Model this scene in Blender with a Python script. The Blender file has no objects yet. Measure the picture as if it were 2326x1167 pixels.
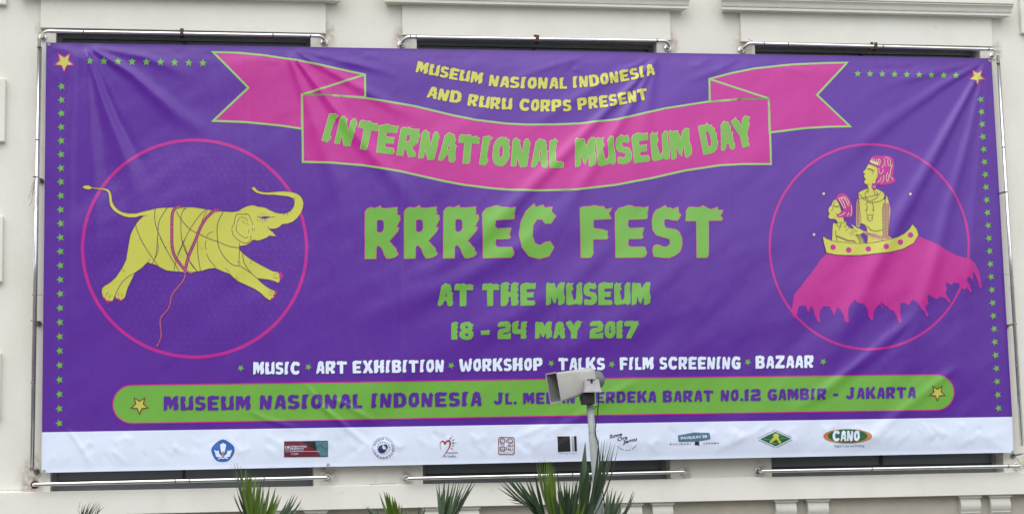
import bpy, math, random
import numpy as np
from mathutils import Vector, Matrix
from mathutils.geometry import delaunay_2d_cdt

random.seed(7)
rng = np.random.default_rng(7)
S = bpy.context.scene
C = S.collection

# ------------------------------------------------------------------ camera
PW, PH = 2326.0, 1167.0
FPX = 4050.0
YAW, PITCH, ROLL = math.radians(9.2), math.radians(7.58), math.radians(-1.22)
DIST = 22.0
CAM = Vector((-1.6, -DIST, 1.6))
_f = Vector((math.sin(YAW)*math.cos(PITCH), math.cos(YAW)*math.cos(PITCH), math.sin(PITCH)))
_r = Vector((math.cos(YAW), -math.sin(YAW), 0))
_u = _r.cross(_f)
_c, _s = math.cos(ROLL), math.sin(ROLL)
RIGHT = _c*_r + _s*_u
UP = -_s*_r + _c*_u
cd = bpy.data.cameras.new('camera')
cd.sensor_fit = 'HORIZONTAL'
cd.sensor_width = 36.0
cd.lens = FPX/PW*36.0
cd.clip_start = 0.1
cd.clip_end = 2000.0
cam = bpy.data.objects.new('camera', cd)
C.objects.link(cam)
m = Matrix((RIGHT, UP, -_f)).transposed().to_4x4()
m.translation = CAM
cam.matrix_world = m
S.camera = cam

# ------------------------------------------------------------------ light: bright overcast
w = bpy.data.worlds.new('World')
S.world = w
w.use_nodes = True
wn = w.node_tree
bg = wn.nodes['Background']
sky = wn.nodes.new('ShaderNodeTexSky')
sky.sky_type = 'NISHITA'
sky.sun_disc = False
sky.sun_elevation = math.radians(58)
sky.sun_rotation = math.radians(200)
sky.dust_density = 1.0
sky.air_density = 1.0
sky.ozone_density = 1.0
hs = wn.nodes.new('ShaderNodeHueSaturation')
hs.inputs['Saturation'].default_value = 0.16
wn.links.new(sky.outputs[0], hs.inputs['Color'])
# an overcast sky is about three times as bright overhead as at the horizon
tcw = wn.nodes.new('ShaderNodeTexCoord')
sx_ = wn.nodes.new('ShaderNodeSeparateXYZ')
wn.links.new(tcw.outputs['Generated'], sx_.inputs[0])
mrw = wn.nodes.new('ShaderNodeMapRange')
mrw.inputs['From Min'].default_value = 0.0
mrw.inputs['From Max'].default_value = 1.0
mrw.inputs['To Min'].default_value = 0.90
mrw.inputs['To Max'].default_value = 1.5
wn.links.new(sx_.outputs['Z'], mrw.inputs['Value'])
sc_ = wn.nodes.new('ShaderNodeVectorMath')
sc_.operation = 'SCALE'
wn.links.new(hs.outputs[0], sc_.inputs[0])
wn.links.new(mrw.outputs[0], sc_.inputs['Scale'])
wn.links.new(sc_.outputs[0], bg.inputs['Color'])
bg.inputs['Strength'].default_value = 0.14
sd = bpy.data.lights.new('sun', 'SUN')
sd.energy = 0.5
sd.angle = math.radians(75)
sd.color = (1.0, 0.985, 0.95)
sun = bpy.data.objects.new('sun', sd)
C.objects.link(sun)
_el, _az = math.radians(58), math.radians(200)
_d = Vector((math.sin(_az)*math.cos(_el), math.cos(_az)*math.cos(_el), math.sin(_el)))
sun.location = (-8, -20, 30)
sun.rotation_euler = _d.to_track_quat('Z', 'Y').to_euler()
S.view_settings.view_transform = 'Standard'
S.view_settings.look = 'None'
S.view_settings.exposure = 0.84
S.view_settings.gamma = 1.0
S.view_settings.use_curve_mapping = False


def P(px, py, Y):
    """the point of the vertical plane y=Y that the photograph shows at pixel px,py"""
    d = _f + RIGHT*((px-PW/2)/FPX) + UP*(-(py-PH/2)/FPX)
    t = (Y-CAM.y)/d.y
    return CAM + d*t


_fn, _rn, _un = np.array(_f), np.array(RIGHT), np.array(UP)


def PN(pts, Y):
    a = np.asarray(pts, float)
    d = _fn + np.outer((a[:, 0]-PW/2)/FPX, _rn) - np.outer((a[:, 1]-PH/2)/FPX, _un)
    t = (Y-CAM.y)/d[:, 1]
    return np.array(CAM)+d*t[:, None]


# ------------------------------------------------------------------ materials
def lin(c):
    return tuple(((x/255)/12.92 if x/255 <= 0.04045 else ((x/255+0.055)/1.055)**2.4) for x in c)+(1.0,)


def mat(name, col, rough=0.6, metal=0.0, spec=0.5, noise=0.0, nscale=3.0, bump=0.0, bscale=20.0, sheen=0.0):
    mt = bpy.data.materials.new(name)
    mt.use_nodes = True
    nt = mt.node_tree
    b = nt.nodes['Principled BSDF']
    c = col if len(col) == 4 else tuple(col)+(1.0,)
    b.inputs['Base Color'].default_value = c
    b.inputs['Roughness'].default_value = rough
    b.inputs['Metallic'].default_value = metal
    b.inputs['Specular IOR Level'].default_value = spec
    tc = nt.nodes.new('ShaderNodeTexCoord')
    if noise > 0:
        n = nt.nodes.new('ShaderNodeTexNoise')
        n.inputs['Scale'].default_value = nscale
        n.inputs['Detail'].default_value = 6
        n.inputs['Roughness'].default_value = 0.62
        nt.links.new(tc.outputs['Object'], n.inputs['Vector'])
        mr = nt.nodes.new('ShaderNodeMapRange')
        mr.inputs['From Min'].default_value = 0.3
        mr.inputs['From Max'].default_value = 0.7
        mr.inputs['To Min'].default_value = 1-noise
        mr.inputs['To Max'].default_value = 1+noise*0.5
        nt.links.new(n.outputs['Fac'], mr.inputs['Value'])
        mx = nt.nodes.new('ShaderNodeVectorMath')
        mx.operation = 'SCALE'
        mx.inputs[0].default_value = c[:3]
        nt.links.new(mr.outputs[0], mx.inputs['Scale'])
        nt.links.new(mx.outputs[0], b.inputs['Base Color'])
    if bump > 0:
        n2 = nt.nodes.new('ShaderNodeTexNoise')
        n2.inputs['Scale'].default_value = bscale
        n2.inputs['Detail'].default_value = 4
        nt.links.new(tc.outputs['Object'], n2.inputs['Vector'])
        bp = nt.nodes.new('ShaderNodeBump')
        bp.inputs['Strength'].default_value = bump
        bp.inputs['Distance'].default_value = 0.02
        nt.links.new(n2.outputs['Fac'], bp.inputs['Height'])
        nt.links.new(bp.outputs[0], b.inputs['Normal'])
    return mt


VR, VS = 0.34, 0.56
M = {}


def vinyl(name, col):
    mt = mat(name, col, rough=VR, spec=VS)
    nt = mt.node_tree
    b = nt.nodes['Principled BSDF']
    tc = nt.nodes['Texture Coordinate']
    mp = nt.nodes.new('ShaderNodeMapping')
    mp.inputs['Scale'].default_value = (1.0, 1.0, 0.55)
    mp.inputs['Rotation'].default_value = (0, math.radians(35), 0)
    nt.links.new(tc.outputs['Object'], mp.inputs['Vector'])
    n = nt.nodes.new('ShaderNodeTexNoise')
    n.inputs['Scale'].default_value = 5.0
    n.inputs['Detail'].default_value = 5
    n.inputs['Roughness'].default_value = 0.55
    nt.links.new(mp.outputs[0], n.inputs['Vector'])
    bp = nt.nodes.new('ShaderNodeBump')
    bp.inputs['Strength'].default_value = 0.35
    bp.inputs['Distance'].default_value = 0.02
    nt.links.new(n.outputs['Fac'], bp.inputs['Height'])
    nt.links.new(bp.outputs[0], b.inputs['Normal'])
    return mt


M['purple'] = vinyl('purple_vinyl', (0.090, 0.010, 0.300))
M['magenta'] = vinyl('magenta_print', (0.49, 0.008, 0.262))
M['faint'] = vinyl('faint_print', (0.20, 0.02, 0.27))
M['rope'] = vinyl('rope_print', (0.32, 0.006, 0.165))
M['green'] = vinyl('green_print', (0.155, 0.415, 0.048))
M['palegreen'] = vinyl('pale_green_print', (0.30, 0.50, 0.16))
M['yellow'] = vinyl('yellow_print', (0.57, 0.56, 0.080))
M['cream'] = vinyl('cream_print', (0.62, 0.60, 0.30))
M['white'] = vinyl('white_print', (0.77, 0.84, 1.0))
M['line'] = vinyl('dark_line_print', (0.11, 0.045, 0.07))
M['darkpurple'] = vinyl('dark_purple_print', (0.05, 0.02, 0.17))
M['tan'] = vinyl('tan_print', (0.60, 0.40, 0.20))
M['dot'] = vinyl('pale_dot_print', (0.22, 0.16, 0.50))
M['navy'] = vinyl('navy_print', (0.03, 0.03, 0.13))
M['black'] = vinyl('black_print', (0.02, 0.018, 0.022))
M['blue'] = vinyl('blue_print', (0.03, 0.13, 0.45))
M['maroon'] = vinyl('maroon_print', (0.17, 0.018, 0.035))
M['teal'] = vinyl('teal_print', (0.09, 0.22, 0.27))
M['steelblue'] = vinyl('steel_blue_print', (0.09, 0.18, 0.28))
M['darkgreen'] = vinyl('dark_green_print', (0.015, 0.13, 0.05))
M['orange'] = vinyl('orange_print', (0.55, 0.22, 0.06))
M['red'] = vinyl('red_print', (0.42, 0.02, 0.03))
M['greyprint'] = vinyl('grey_violet_print', (0.20, 0.17, 0.30))


def wall_material(name, col, stains):
    mt = bpy.data.materials.new(name)
    mt.use_nodes = True
    nt = mt.node_tree
    L = nt.links
    b = nt.nodes['Principled BSDF']
    b.inputs['Roughness'].default_value = 0.75
    b.inputs['Specular IOR Level'].default_value = 0.25
    geo = nt.nodes.new('ShaderNodeNewGeometry')
    n = nt.nodes.new('ShaderNodeTexNoise')
    n.inputs['Scale'].default_value = 1.1
    n.inputs['Detail'].default_value = 8
    n.inputs['Roughness'].default_value = 0.6
    L.new(geo.outputs['Position'], n.inputs['Vector'])
    mp = nt.nodes.new('ShaderNodeMapping')
    mp.inputs['Scale'].default_value = (2.2, 2.2, 0.6)
    L.new(geo.outputs['Position'], mp.inputs['Vector'])
    n2 = nt.nodes.new('ShaderNodeTexNoise')
    n2.inputs['Scale'].default_value = 1.4
    n2.inputs['Detail'].default_value = 6
    L.new(mp.outputs[0], n2.inputs['Vector'])
    r1 = nt.nodes.new('ShaderNodeMapRange')
    r1.inputs['From Min'].default_value = 0.35
    r1.inputs['From Max'].default_value = 0.75
    L.new(n.outputs['Fac'], r1.inputs['Value'])
    r2 = nt.nodes.new('ShaderNodeMapRange')
    r2.inputs['From Min'].default_value = 0.5
    r2.inputs['From Max'].default_value = 0.8
    L.new(n2.outputs['Fac'], r2.inputs['Value'])
    mx1 = nt.nodes.new('ShaderNodeMixRGB')
    mx1.inputs[1].default_value = tuple(col)+(1,)
    mx1.inputs[2].default_value = (col[0]*0.93, col[1]*0.915, col[2]*0.88, 1)
    L.new(r1.outputs[0], mx1.inputs[0])
    mx2 = nt.nodes.new('ShaderNodeMixRGB')
    mx2.inputs[2].default_value = (col[0]*0.86, col[1]*0.84, col[2]*0.79, 1)
    ml = nt.nodes.new('ShaderNodeMath')
    ml.operation = 'MULTIPLY'
    ml.inputs[1].default_value = 0.42
    L.new(r2.outputs[0], ml.inputs[0])
    L.new(ml.outputs[0], mx2.inputs[0])
    L.new(mx1.outputs[0], mx2.inputs[1])
    last = mx2.outputs[0]
    # small scuffs
    n3 = nt.nodes.new('ShaderNodeTexNoise')
    n3.inputs['Scale'].default_value = 7.0
    n3.inputs['Detail'].default_value = 3
    L.new(geo.outputs['Position'], n3.inputs['Vector'])
    r3 = nt.nodes.new('ShaderNodeMapRange')
    r3.inputs['From Min'].default_value = 0.70
    r3.inputs['From Max'].default_value = 0.76
    r3.inputs['To Max'].default_value = 0.12
    L.new(n3.outputs['Fac'], r3.inputs['Value'])
    mx3 = nt.nodes.new('ShaderNodeMixRGB')
    mx3.inputs[2].default_value = (0.30, 0.27, 0.24, 1)
    L.new(r3.outputs[0], mx3.inputs[0])
    L.new(last, mx3.inputs[1])
    last = mx3.outputs[0]
    # grime and rust where the rails are bolted on
    if stains:
        acc = None
        for (sx, sz, rad) in stains:
            sb = nt.nodes.new('ShaderNodeVectorMath')
            sb.operation = 'SUBTRACT'
            sb.inputs[1].default_value = (sx, 0, sz)
            L.new(geo.outputs['Position'], sb.inputs[0])
            sc = nt.nodes.new('ShaderNodeVectorMath')
            sc.operation = 'MULTIPLY'
            sc.inputs[1].default_value = (1.0, 0.0, 0.62)
            L.new(sb.outputs[0], sc.inputs[0])
            ln = nt.nodes.new('ShaderNodeVectorMath')
            ln.operation = 'LENGTH'
            L.new(sc.outputs[0], ln.inputs[0])
            mr = nt.nodes.new('ShaderNodeMapRange')
            mr.interpolation_type = 'SMOOTHSTEP'
            mr.inputs['From Min'].default_value = rad
            mr.inputs['From Max'].default_value = rad*0.1
            L.new(ln.outputs['Value'], mr.inputs['Value'])
            if acc is None:
                acc = mr.outputs[0]
            else:
                mm = nt.nodes.new('ShaderNodeMath')
                mm.operation = 'MAXIMUM'
                L.new(acc, mm.inputs[0])
                L.new(mr.outputs[0], mm.inputs[1])
                acc = mm.outputs[0]
        n4 = nt.nodes.new('ShaderNodeTexNoise')
        n4.inputs['Scale'].default_value = 14.0
        n4.inputs['Detail'].default_value = 5
        L.new(geo.outputs['Position'], n4.inputs['Vector'])
        r4 = nt.nodes.new('ShaderNodeMapRange')
        r4.inputs['From Min'].default_value = 0.3
        r4.inputs['From Max'].default_value = 0.65
        L.new(n4.outputs['Fac'], r4.inputs['Value'])
        mm = nt.nodes.new('ShaderNodeMath')
        mm.operation = 'MULTIPLY'
        L.new(acc, mm.inputs[0])
        L.new(r4.outputs[0], mm.inputs[1])
        m5 = nt.nodes.new('ShaderNodeMath')
        m5.operation = 'MULTIPLY'
        m5.inputs[1].default_value = 0.8
        L.new(mm.outputs[0], m5.inputs[0])
        mx4 = nt.nodes.new('ShaderNodeMixRGB')
        mx4.inputs[2].default_value = (0.24, 0.15, 0.09, 1)
        L.new(m5.outputs[0], mx4.inputs[0])
        L.new(last, mx4.inputs[1])
        last = mx4.outputs[0]
    L.new(last, b.inputs['Base Color'])
    nb = nt.nodes.new('ShaderNodeTexNoise')
    nb.inputs['Scale'].default_value = 9.0
    nb.inputs['Detail'].default_value = 8
    L.new(geo.outputs['Position'], nb.inputs['Vector'])
    bp = nt.nodes.new('ShaderNodeBump')
    bp.inputs['Strength'].default_value = 0.25
    bp.inputs['Distance'].default_value = 0.015
    L.new(nb.outputs['Fac'], bp.inputs['Height'])
    L.new(bp.outputs[0], b.inputs['Normal'])
    return mt


M['steel'] = mat('polished_steel', (0.86, 0.86, 0.84), rough=0.17, metal=1.0, noise=0.15, nscale=9)
M['dullsteel'] = mat('weathered_steel', (0.30, 0.29, 0.27), rough=0.42, metal=0.85, noise=0.35, nscale=12)
M['rust'] = mat('rusty_iron', (0.10, 0.045, 0.03), rough=0.85, noise=0.5, nscale=25)
M['frame'] = mat('dark_aluminium_frame', (0.03, 0.03, 0.032), rough=0.45)
M['glass'] = mat('dark_window_glass', (0.16, 0.175, 0.19), rough=0.30, spec=0.6)
M['inner'] = mat('shutter_grey', (0.25, 0.265, 0.28), rough=0.5, noise=0.15, nscale=2)
M['beige'] = mat('beige_plaster', (0.46, 0.425, 0.35), rough=0.8, noise=0.14, nscale=2.5, bump=0.2)
M['corbel'] = mat('cream_plaster', (0.60, 0.585, 0.52), rough=0.75, noise=0.10, nscale=3, bump=0.2)
M['horn'] = mat('grey_enamel', (0.44, 0.44, 0.40), rough=0.42, noise=0.12, nscale=6)
M['hornin'] = mat('inner_dark_grey', (0.16, 0.16, 0.15), rough=0.55)  # darker grey on the horn's inward faces and inner cone
M['driver'] = mat('mid_grey_enamel', (0.16, 0.165, 0.175), rough=0.4, noise=0.1)
M['box'] = mat('pale_grey_plastic', (0.50, 0.48, 0.50), rough=0.5, noise=0.15, nscale=15)
M['clamp'] = mat('black_iron', (0.018, 0.014, 0.014), rough=0.5, noise=0.3, nscale=20)
M['pole'] = mat('grey_pole_paint', (0.40, 0.42, 0.42), rough=0.42, noise=0.12, nscale=5)
M['cable'] = mat('black_cable', (0.012, 0.013, 0.014), rough=0.5)
M['paving'] = mat('grey_paving', (0.13, 0.13, 0.12), rough=0.85, noise=0.25, nscale=0.6)
M['cord'] = mat('grey_cord', (0.22, 0.20, 0.17), rough=0.8)
M['grommet'] = mat('grommet_metal', (0.55, 0.55, 0.55), rough=0.35, metal=0.9)


def leafmat(name, a, bcol, rough=0.42):
    mt = mat(name, a, rough=rough, spec=0.5)
    nt = mt.node_tree
    b = nt.nodes['Principled BSDF']
    oi = nt.nodes.new('ShaderNodeObjectInfo')
    n = nt.nodes.new('ShaderNodeTexNoise')
    n.inputs['Scale'].default_value = 9
    nt.links.new(nt.nodes['Texture Coordinate'].outputs['Object'], n.inputs['Vector'])
    ad = nt.nodes.new('ShaderNodeMath')
    ad.operation = 'ADD'
    nt.links.new(oi.outputs['Random'], ad.inputs[0])
    nt.links.new(n.outputs['Fac'], ad.inputs[1])
    hf = nt.nodes.new('ShaderNodeMath')
    hf.operation = 'MULTIPLY'
    hf.inputs[1].default_value = 0.5
    nt.links.new(ad.outputs[0], hf.inputs[0])
    mx = nt.nodes.new('ShaderNodeMixRGB')
    mx.inputs[1].default_value = tuple(a)+(1,)
    mx.inputs[2].default_value = tuple(bcol)+(1,)
    nt.links.new(hf.outputs[0], mx.inputs[0])
    nt.links.new(mx.outputs[0], b.inputs['Base Color'])
    return mt


M['leaf_bright'] = leafmat('bright_palm_leaf', (0.038, 0.092, 0.004), (0.105, 0.170, 0.010))
M['leaf_dark'] = leafmat('dark_palm_leaf', (0.013, 0.032, 0.012), (0.038, 0.075, 0.026))
M['leaf_pale'] = leafmat('pale_palm_leaf', (0.045, 0.085, 0.042), (0.10, 0.155, 0.08))
M['leaf_dry'] = leafmat('grey_palm_leaf', (0.05, 0.062, 0.045), (0.09, 0.105, 0.07), 0.6)


# ------------------------------------------------------------------ helpers
def link(name, verts, faces, material, parent=None, smooth=False):
    me = bpy.data.meshes.new(name)
    me.from_pydata([tuple(v) for v in verts], [], [tuple(int(i) for i in f) for f in faces])
    if material:
        me.materials.append(material)
    if smooth:
        me.polygons.foreach_set('use_smooth', [True]*len(me.polygons))
    me.update()
    o = bpy.data.objects.new(name, me)
    C.objects.link(o)
    if parent:
        o.parent = parent
    return o


def tag(o, label=None, cat=None, group=None, kind=None):
    if label: o['label'] = label
    if cat: o['category'] = cat
    if group: o['group'] = group
    if kind: o['kind'] = kind
    return o


def thing(name, label, cat, group=None, loc=None):
    o = bpy.data.objects.new(name, None)
    o.empty_display_size = 0.1
    C.objects.link(o)
    return tag(o, label, cat, group)


class MB:
    def __init__(self):
        self.v, self.f = [], []

    def add(self, v, f):
        n = len(self.v)
        self.v += [tuple(x) for x in v]
        self.f += [tuple(i+n for i in q) for q in f]

    def box(self, x0, x1, y0, y1, z0, z1):
        self.add([(x0, y0, z0), (x1, y0, z0), (x1, y1, z0), (x0, y1, z0), (x0, y0, z1), (x1, y0, z1), (x1, y1, z1), (x0, y1, z1)],
                 [(0, 3, 2, 1), (4, 5, 6, 7), (0, 1, 5, 4), (1, 2, 6, 5), (2, 3, 7, 6), (3, 0, 4, 7)])

    def bbox(self, x0, x1, y0, y1, z0, z1, b=0.008):
        """box with its edges taken off"""
        v = []
        for sx in (0, 1):
            for sy in (0, 1):
                for sz in (0, 1):
                    X, Y, Z = (x0, x1)[sx], (y0, y1)[sy], (z0, z1)[sz]
                    ix, iy, iz = (b, -b)[sx], (b, -b)[sy], (b, -b)[sz]
                    v += [(X, Y+iy, Z+iz), (X+ix, Y, Z+iz), (X+ix, Y+iy, Z)]
        idx = lambda sx, sy, sz, k: (sx*4+sy*2+sz)*3+k
        f = []
        for s in (0, 1):
            q = [idx(s, 0, 0, 0), idx(s, 1, 0, 0), idx(s, 1, 1, 0), idx(s, 0, 1, 0)]
            f.append(q if s else q[::-1])
            q = [idx(0, s, 0, 1), idx(0, s, 1, 1), idx(1, s, 1, 1), idx(1, s, 0, 1)]
            f.append(q if s else q[::-1])
            q = [idx(0, 0, s, 2), idx(1, 0, s, 2), idx(1, 1, s, 2), idx(0, 1, s, 2)]
            f.append(q if s else q[::-1])
        for a in (0, 1):
            for c in (0, 1):
                f.append([idx(0, a, c, 1), idx(1, a, c, 1), idx(1, a, c, 2), idx(0, a, c, 2)])
                f.append([idx(a, 0, c, 0), idx(a, 1, c, 0), idx(a, 1, c, 2), idx(a, 0, c, 2)])
                f.append([idx(a, c, 0, 0), idx(a, c, 1, 0), idx(a, c, 1, 1), idx(a, c, 0, 1)])
                for e in (0, 1):
                    f.append([idx(a, c, e, 0), idx(a, c, e, 1), idx(a, c, e, 2)])
        self.add(v, f)

    def tube(self, pts, r, n=12, caps=True):
        pts = [Vector(p) for p in pts]
        rs = r if isinstance(r, (list, tuple)) else [r]*len(pts)
        v, f = [], []
        ref = None
        for i, p in enumerate(pts):
            a = pts[max(i-1, 0)]
            c = pts[min(i+1, len(pts)-1)]
            t = (c-a).normalized()
            if ref is None:
                ref = Vector((0, 0, 1)) if abs(t.z) < 0.9 else Vector((0, 1, 0))
            s1 = t.cross(ref).normalized()
            s2 = s1.cross(t).normalized()
            ref = s2
            for k in range(n):
                an = 2*math.pi*k/n
                v.append(p+s1*math.cos(an)*rs[i]+s2*math.sin(an)*rs[i])
        for i in range(len(pts)-1):
            for k in range(n):
                f.append((i*n+k, i*n+(k+1) % n, (i+1)*n+(k+1) % n, (i+1)*n+k))
        if caps:
            f.append(tuple(range(n))[::-1])
            f.append(tuple((len(pts)-1)*n+k for k in range(n)))
        self.add(v, f)

    def torus(self, c, axis, R, r, n=20, m_=8):
        c, axis = Vector(c), Vector(axis).normalized()
        a = axis.orthogonal().normalized()
        b = axis.cross(a)
        v, f = [], []
        for i in range(n):
            t = 2*math.pi*i/n
            d = a*math.cos(t)+b*math.sin(t)
            for k in range(m_):
                u = 2*math.pi*k/m_
                v.append(c+d*(R+r*math.cos(u))+axis*r*math.sin(u))
        for i in range(n):
            for k in range(m_):
                f.append((i*m_+k, ((i+1) % n)*m_+k, ((i+1) % n)*m_+(k+1) % m_, i*m_+(k+1) % m_))
        self.add(v, f)

    def profile(self, prof, x0, x1, xin=None):
        """closed (y,z) profile swept along x, its ends returned to the wall"""
        n = len(prof)
        ymax = max(p[0] for p in prof)
        v = [(x0-(ymax-y)*0 - (0 if xin is None else (xin[0]*(ymax-y))), y, z) for y, z in prof]
        v += [(x1+(0 if xin is None else (xin[1]*(ymax-y))), y, z) for y, z in prof]
        f = [(i, (i+1) % n, n+(i+1) % n, n+i) for i in range(n)]
        f += [tuple(range(n))[::-1], tuple(range(n, 2*n))]
        self.add(v, f)

    def build(self, name, material, parent=None, smooth=False):
        return link(name, self.v, self.f, material, parent, smooth)


# ------------------------------------------------------------------ ground
g = link('ground', [(-400, -600, 0), (400, -600, 0), (400, 300, 0), (-400, 300, 0)], [(0, 1, 2, 3)], M['paving'])
tag(g, kind='structure')

# added tree row, unseen behind the viewpoint, to darken the vinyl's reflections
M['added_trees'] = mat('added_dark_foliage', (0.035, 0.055, 0.022), rough=0.8, noise=0.4, nscale=0.5)
rt = random.Random(21)
tm = MB()
for i in range(46):
    x = -72+i*3.4+rt.uniform(-1.2, 1.2)
    y = -50+rt.uniform(-5, 4)
    u = min(1, max(0, (x+6)/14))
    ht = 25.0*(1-u)+6.0*u+rt.uniform(-1.2, 1.2)
    tm.tube([(x, y, 0), (x+rt.uniform(-.3, .3), y, ht*0.5), (x, y, ht*0.75)], [0.3, 0.2, 0.08], 6)
    for k in range(330):
        a, b, c = rt.gauss(0, 1), rt.gauss(0, 1), rt.gauss(0, 1)
        n_ = math.sqrt(a*a+b*b+c*c)+1e-6
        r_ = rt.random()**0.4
        p = Vector((x+a/n_*r_*2.9, y+b/n_*r_*2.6, ht*0.60+c/n_*r_*ht*0.40))
        e1 = Vector((rt.gauss(0, 1), rt.gauss(0, 1), rt.gauss(0, 1))).normalized()*rt.uniform(.45, .9)
        e2 = e1.orthogonal().normalized()*rt.uniform(.35, .7)
        tm.add([p-e1, p+e2, p+e1, p-e2], [(0, 1, 2, 3)])
tag(tm.build('added_tree_row', M['added_trees']), kind='stuff')

# ------------------------------------------------------------------ facade
WY = 0.0
PANEL_Y = -0.055
LEDGE_Y = -0.10
ledge_top = sum(P(x, y, LEDGE_Y).z for x, y in ((171, 1112.5), (1100, 1096), (2282, 1073)))/3
ledge_bot = sum(P(x, y, LEDGE_Y).z for x, y in ((171, 1166), (1100, 1149), (2326, 1125)))/3
soff = sum(P(x, y, PANEL_Y).z for x, y in ((92, 62), (740, 73), (915, 80), (1523, 92), (1685, 95), (2255, 110)))/6
corn = sum(P(x, y, PANEL_Y).z for x, y in ((912, 9), (1523, 21), (1681, 27), (2254, 46)))/4
# window openings (x from, x to), lintel panels, cornices
OPEN = [(P(131, 92, WY).x, P(706, 95, WY).x), (P(947, 110, WY).x, P(1492, 112, WY).x), (P(1714, 115, WY).x, P(2225, 128, WY).x)]
OPENB = [(P(110, 1095, WY).x, P(712, 1085, WY).x), (P(960, 1085, WY).x, P(1523, 1075, WY).x), (P(1754, 1075, WY).x, P(2282, 1060, WY).x)]
OPEN = [((a[0]+b[0])/2, (a[1]+b[1])/2) for a, b in zip(OPEN, OPENB)]
PAN = [(P(92, 60, PANEL_Y).x, P(740, 60, PANEL_Y).x), (P(914, 60, PANEL_Y).x, P(1523, 60, PANEL_Y).x), (P(1683, 70, PANEL_Y).x, P(2254, 80, PANEL_Y).x)]
CORN = [(P(52, 0, WY).x, P(766, 8, WY).x), (P(878, 11, WY).x, P(1548, 23, WY).x), (P(1640, 26, WY).x, P(2277, 46, WY).x)]

stains = []
for (x, y, r) in ((93, 72, .10), (741, 84, .17), (913, 90, .17), (1522, 103, .17), (1690, 112, .20), (2264, 118, .12), (745, 1064, .20), (925, 1086, .12),
                  (1557, 1076, .10), (1728, 1070, .12), (2320, 1064, .16), (72, 1096, .22), (75, 1068, .16)):
    p = P(x, y, WY)
    stains.append((p.x, p.z, r))
M['wall'] = wall_material('white_plaster', (0.79, 0.77, 0.705), stains)
M['trim'] = wall_material('white_trim_plaster', (0.80, 0.783, 0.722), [])

facade = thing('museum_facade', 'long white plastered museum front behind the banner with three deep windows', 'building')
XL, XR, ZT = -16.0, 18.0, 9.0
wall = MB()
edges_x = [XL]+[v for o in OPEN for v in o]+[XR]
for i in range(0, len(edges_x), 2):
    wall.box(edges_x[i], edges_x[i+1], WY, 0.5, ledge_top-0.0, soff)
wall.box(XL, XR, WY, 0.5, soff, ZT)
wo = wall.build('wall', M['wall'], facade)
base = MB()
base.box(XL, XR, 0.02, 0.5, 0.0, ledge_bot)
base.build('base_wall', M['beige'], facade)
lg = MB()
lg.bbox(XL, XR, LEDGE_Y, 0.5, ledge_bot, ledge_top, 0.006)
lg.build('ledge', M['trim'], facade)
roofslab = MB()
roofslab.bbox(XL, XR, -0.35, 0.9, ZT, ZT+0.4)
roofslab.build('eaves', M['trim'], facade)
for a, b in PAN:
    q = MB()
    q.bbox(a, b, PANEL_Y, 0.003, soff, corn+0.02, 0.004)
    q.build('lintel_panel', M['trim'], facade)
for k, (a, b) in enumerate(CORN):
    q = MB()
    c = corn
    # underside, lower fillet, cyma, groove, upper fillet (y, z)
    prof = [(0.004, c), (-0.165, c), (-0.165, c+0.038), (-0.178, c+0.040), (-0.183, c+0.052), (-0.195, c+0.085), (-0.215, c+0.110), (-0.232, c+0.118),
            (-0.232, c+0.128), (-0.222, c+0.130), (-0.222, c+0.140), (-0.245, c+0.142), (-0.245, c+0.20), (-0.06, c+0.26), (0.004, c+0.26)]
    q.profile([(y, z) for y, z in prof[::-1]], a, b, (0.28, 0.28))
    o = q.build('cornice', M['trim'], facade)
for k, (a, b) in enumerate(OPEN):
    # reveals are the wall's own thickness; frame, mullion and panes sit back in the opening
    fr = MB()
    y0, y1 = 0.235, 0.30
    t = 0.055
    fr.box(a, a+t, y0, y1, ledge_top, soff)
    fr.box(b-t, b, y0, y1, ledge_top, soff)
    fr.box(a+t, b-t, y0, y1, soff-t, soff)
    fr.box(a+t, b-t, y0, y1, ledge_top, ledge_top+0.10)
    win = fr.build('window', M['inner'], facade)
    mid = (a+b)/2
    q = MB(); q.box(mid-0.018, mid+0.018, y0+0.012, y1-0.002, ledge_top+0.10, soff-t)
    q.build('mullion', M['frame'], win)
    q = MB(); q.box(a+t, b-t, y0+0.015, y1-0.004, ledge_top+0.102, ledge_top+0.128)
    q.build('bottom_rail', M['frame'], win)
    q = MB(); q.box(a+t, b-t, y0+0.02, y1-0.004, 3.9, 3.96)
    q.build('transom', M['frame'], win)
    for s0, s1 in ((a+t, mid-0.018), (mid+0.018, b-t)):
        q = MB(); q.box(s0, s1, y0+0.045, y0+0.053, ledge_top+0.128, soff-t)
        q.build('pane', M['glass'], win)
back = MB(); back.box(XL, XR, 0.46, 0.5, ledge_top, soff)
back.build('inner_wall', M['inner'], facade)
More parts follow.
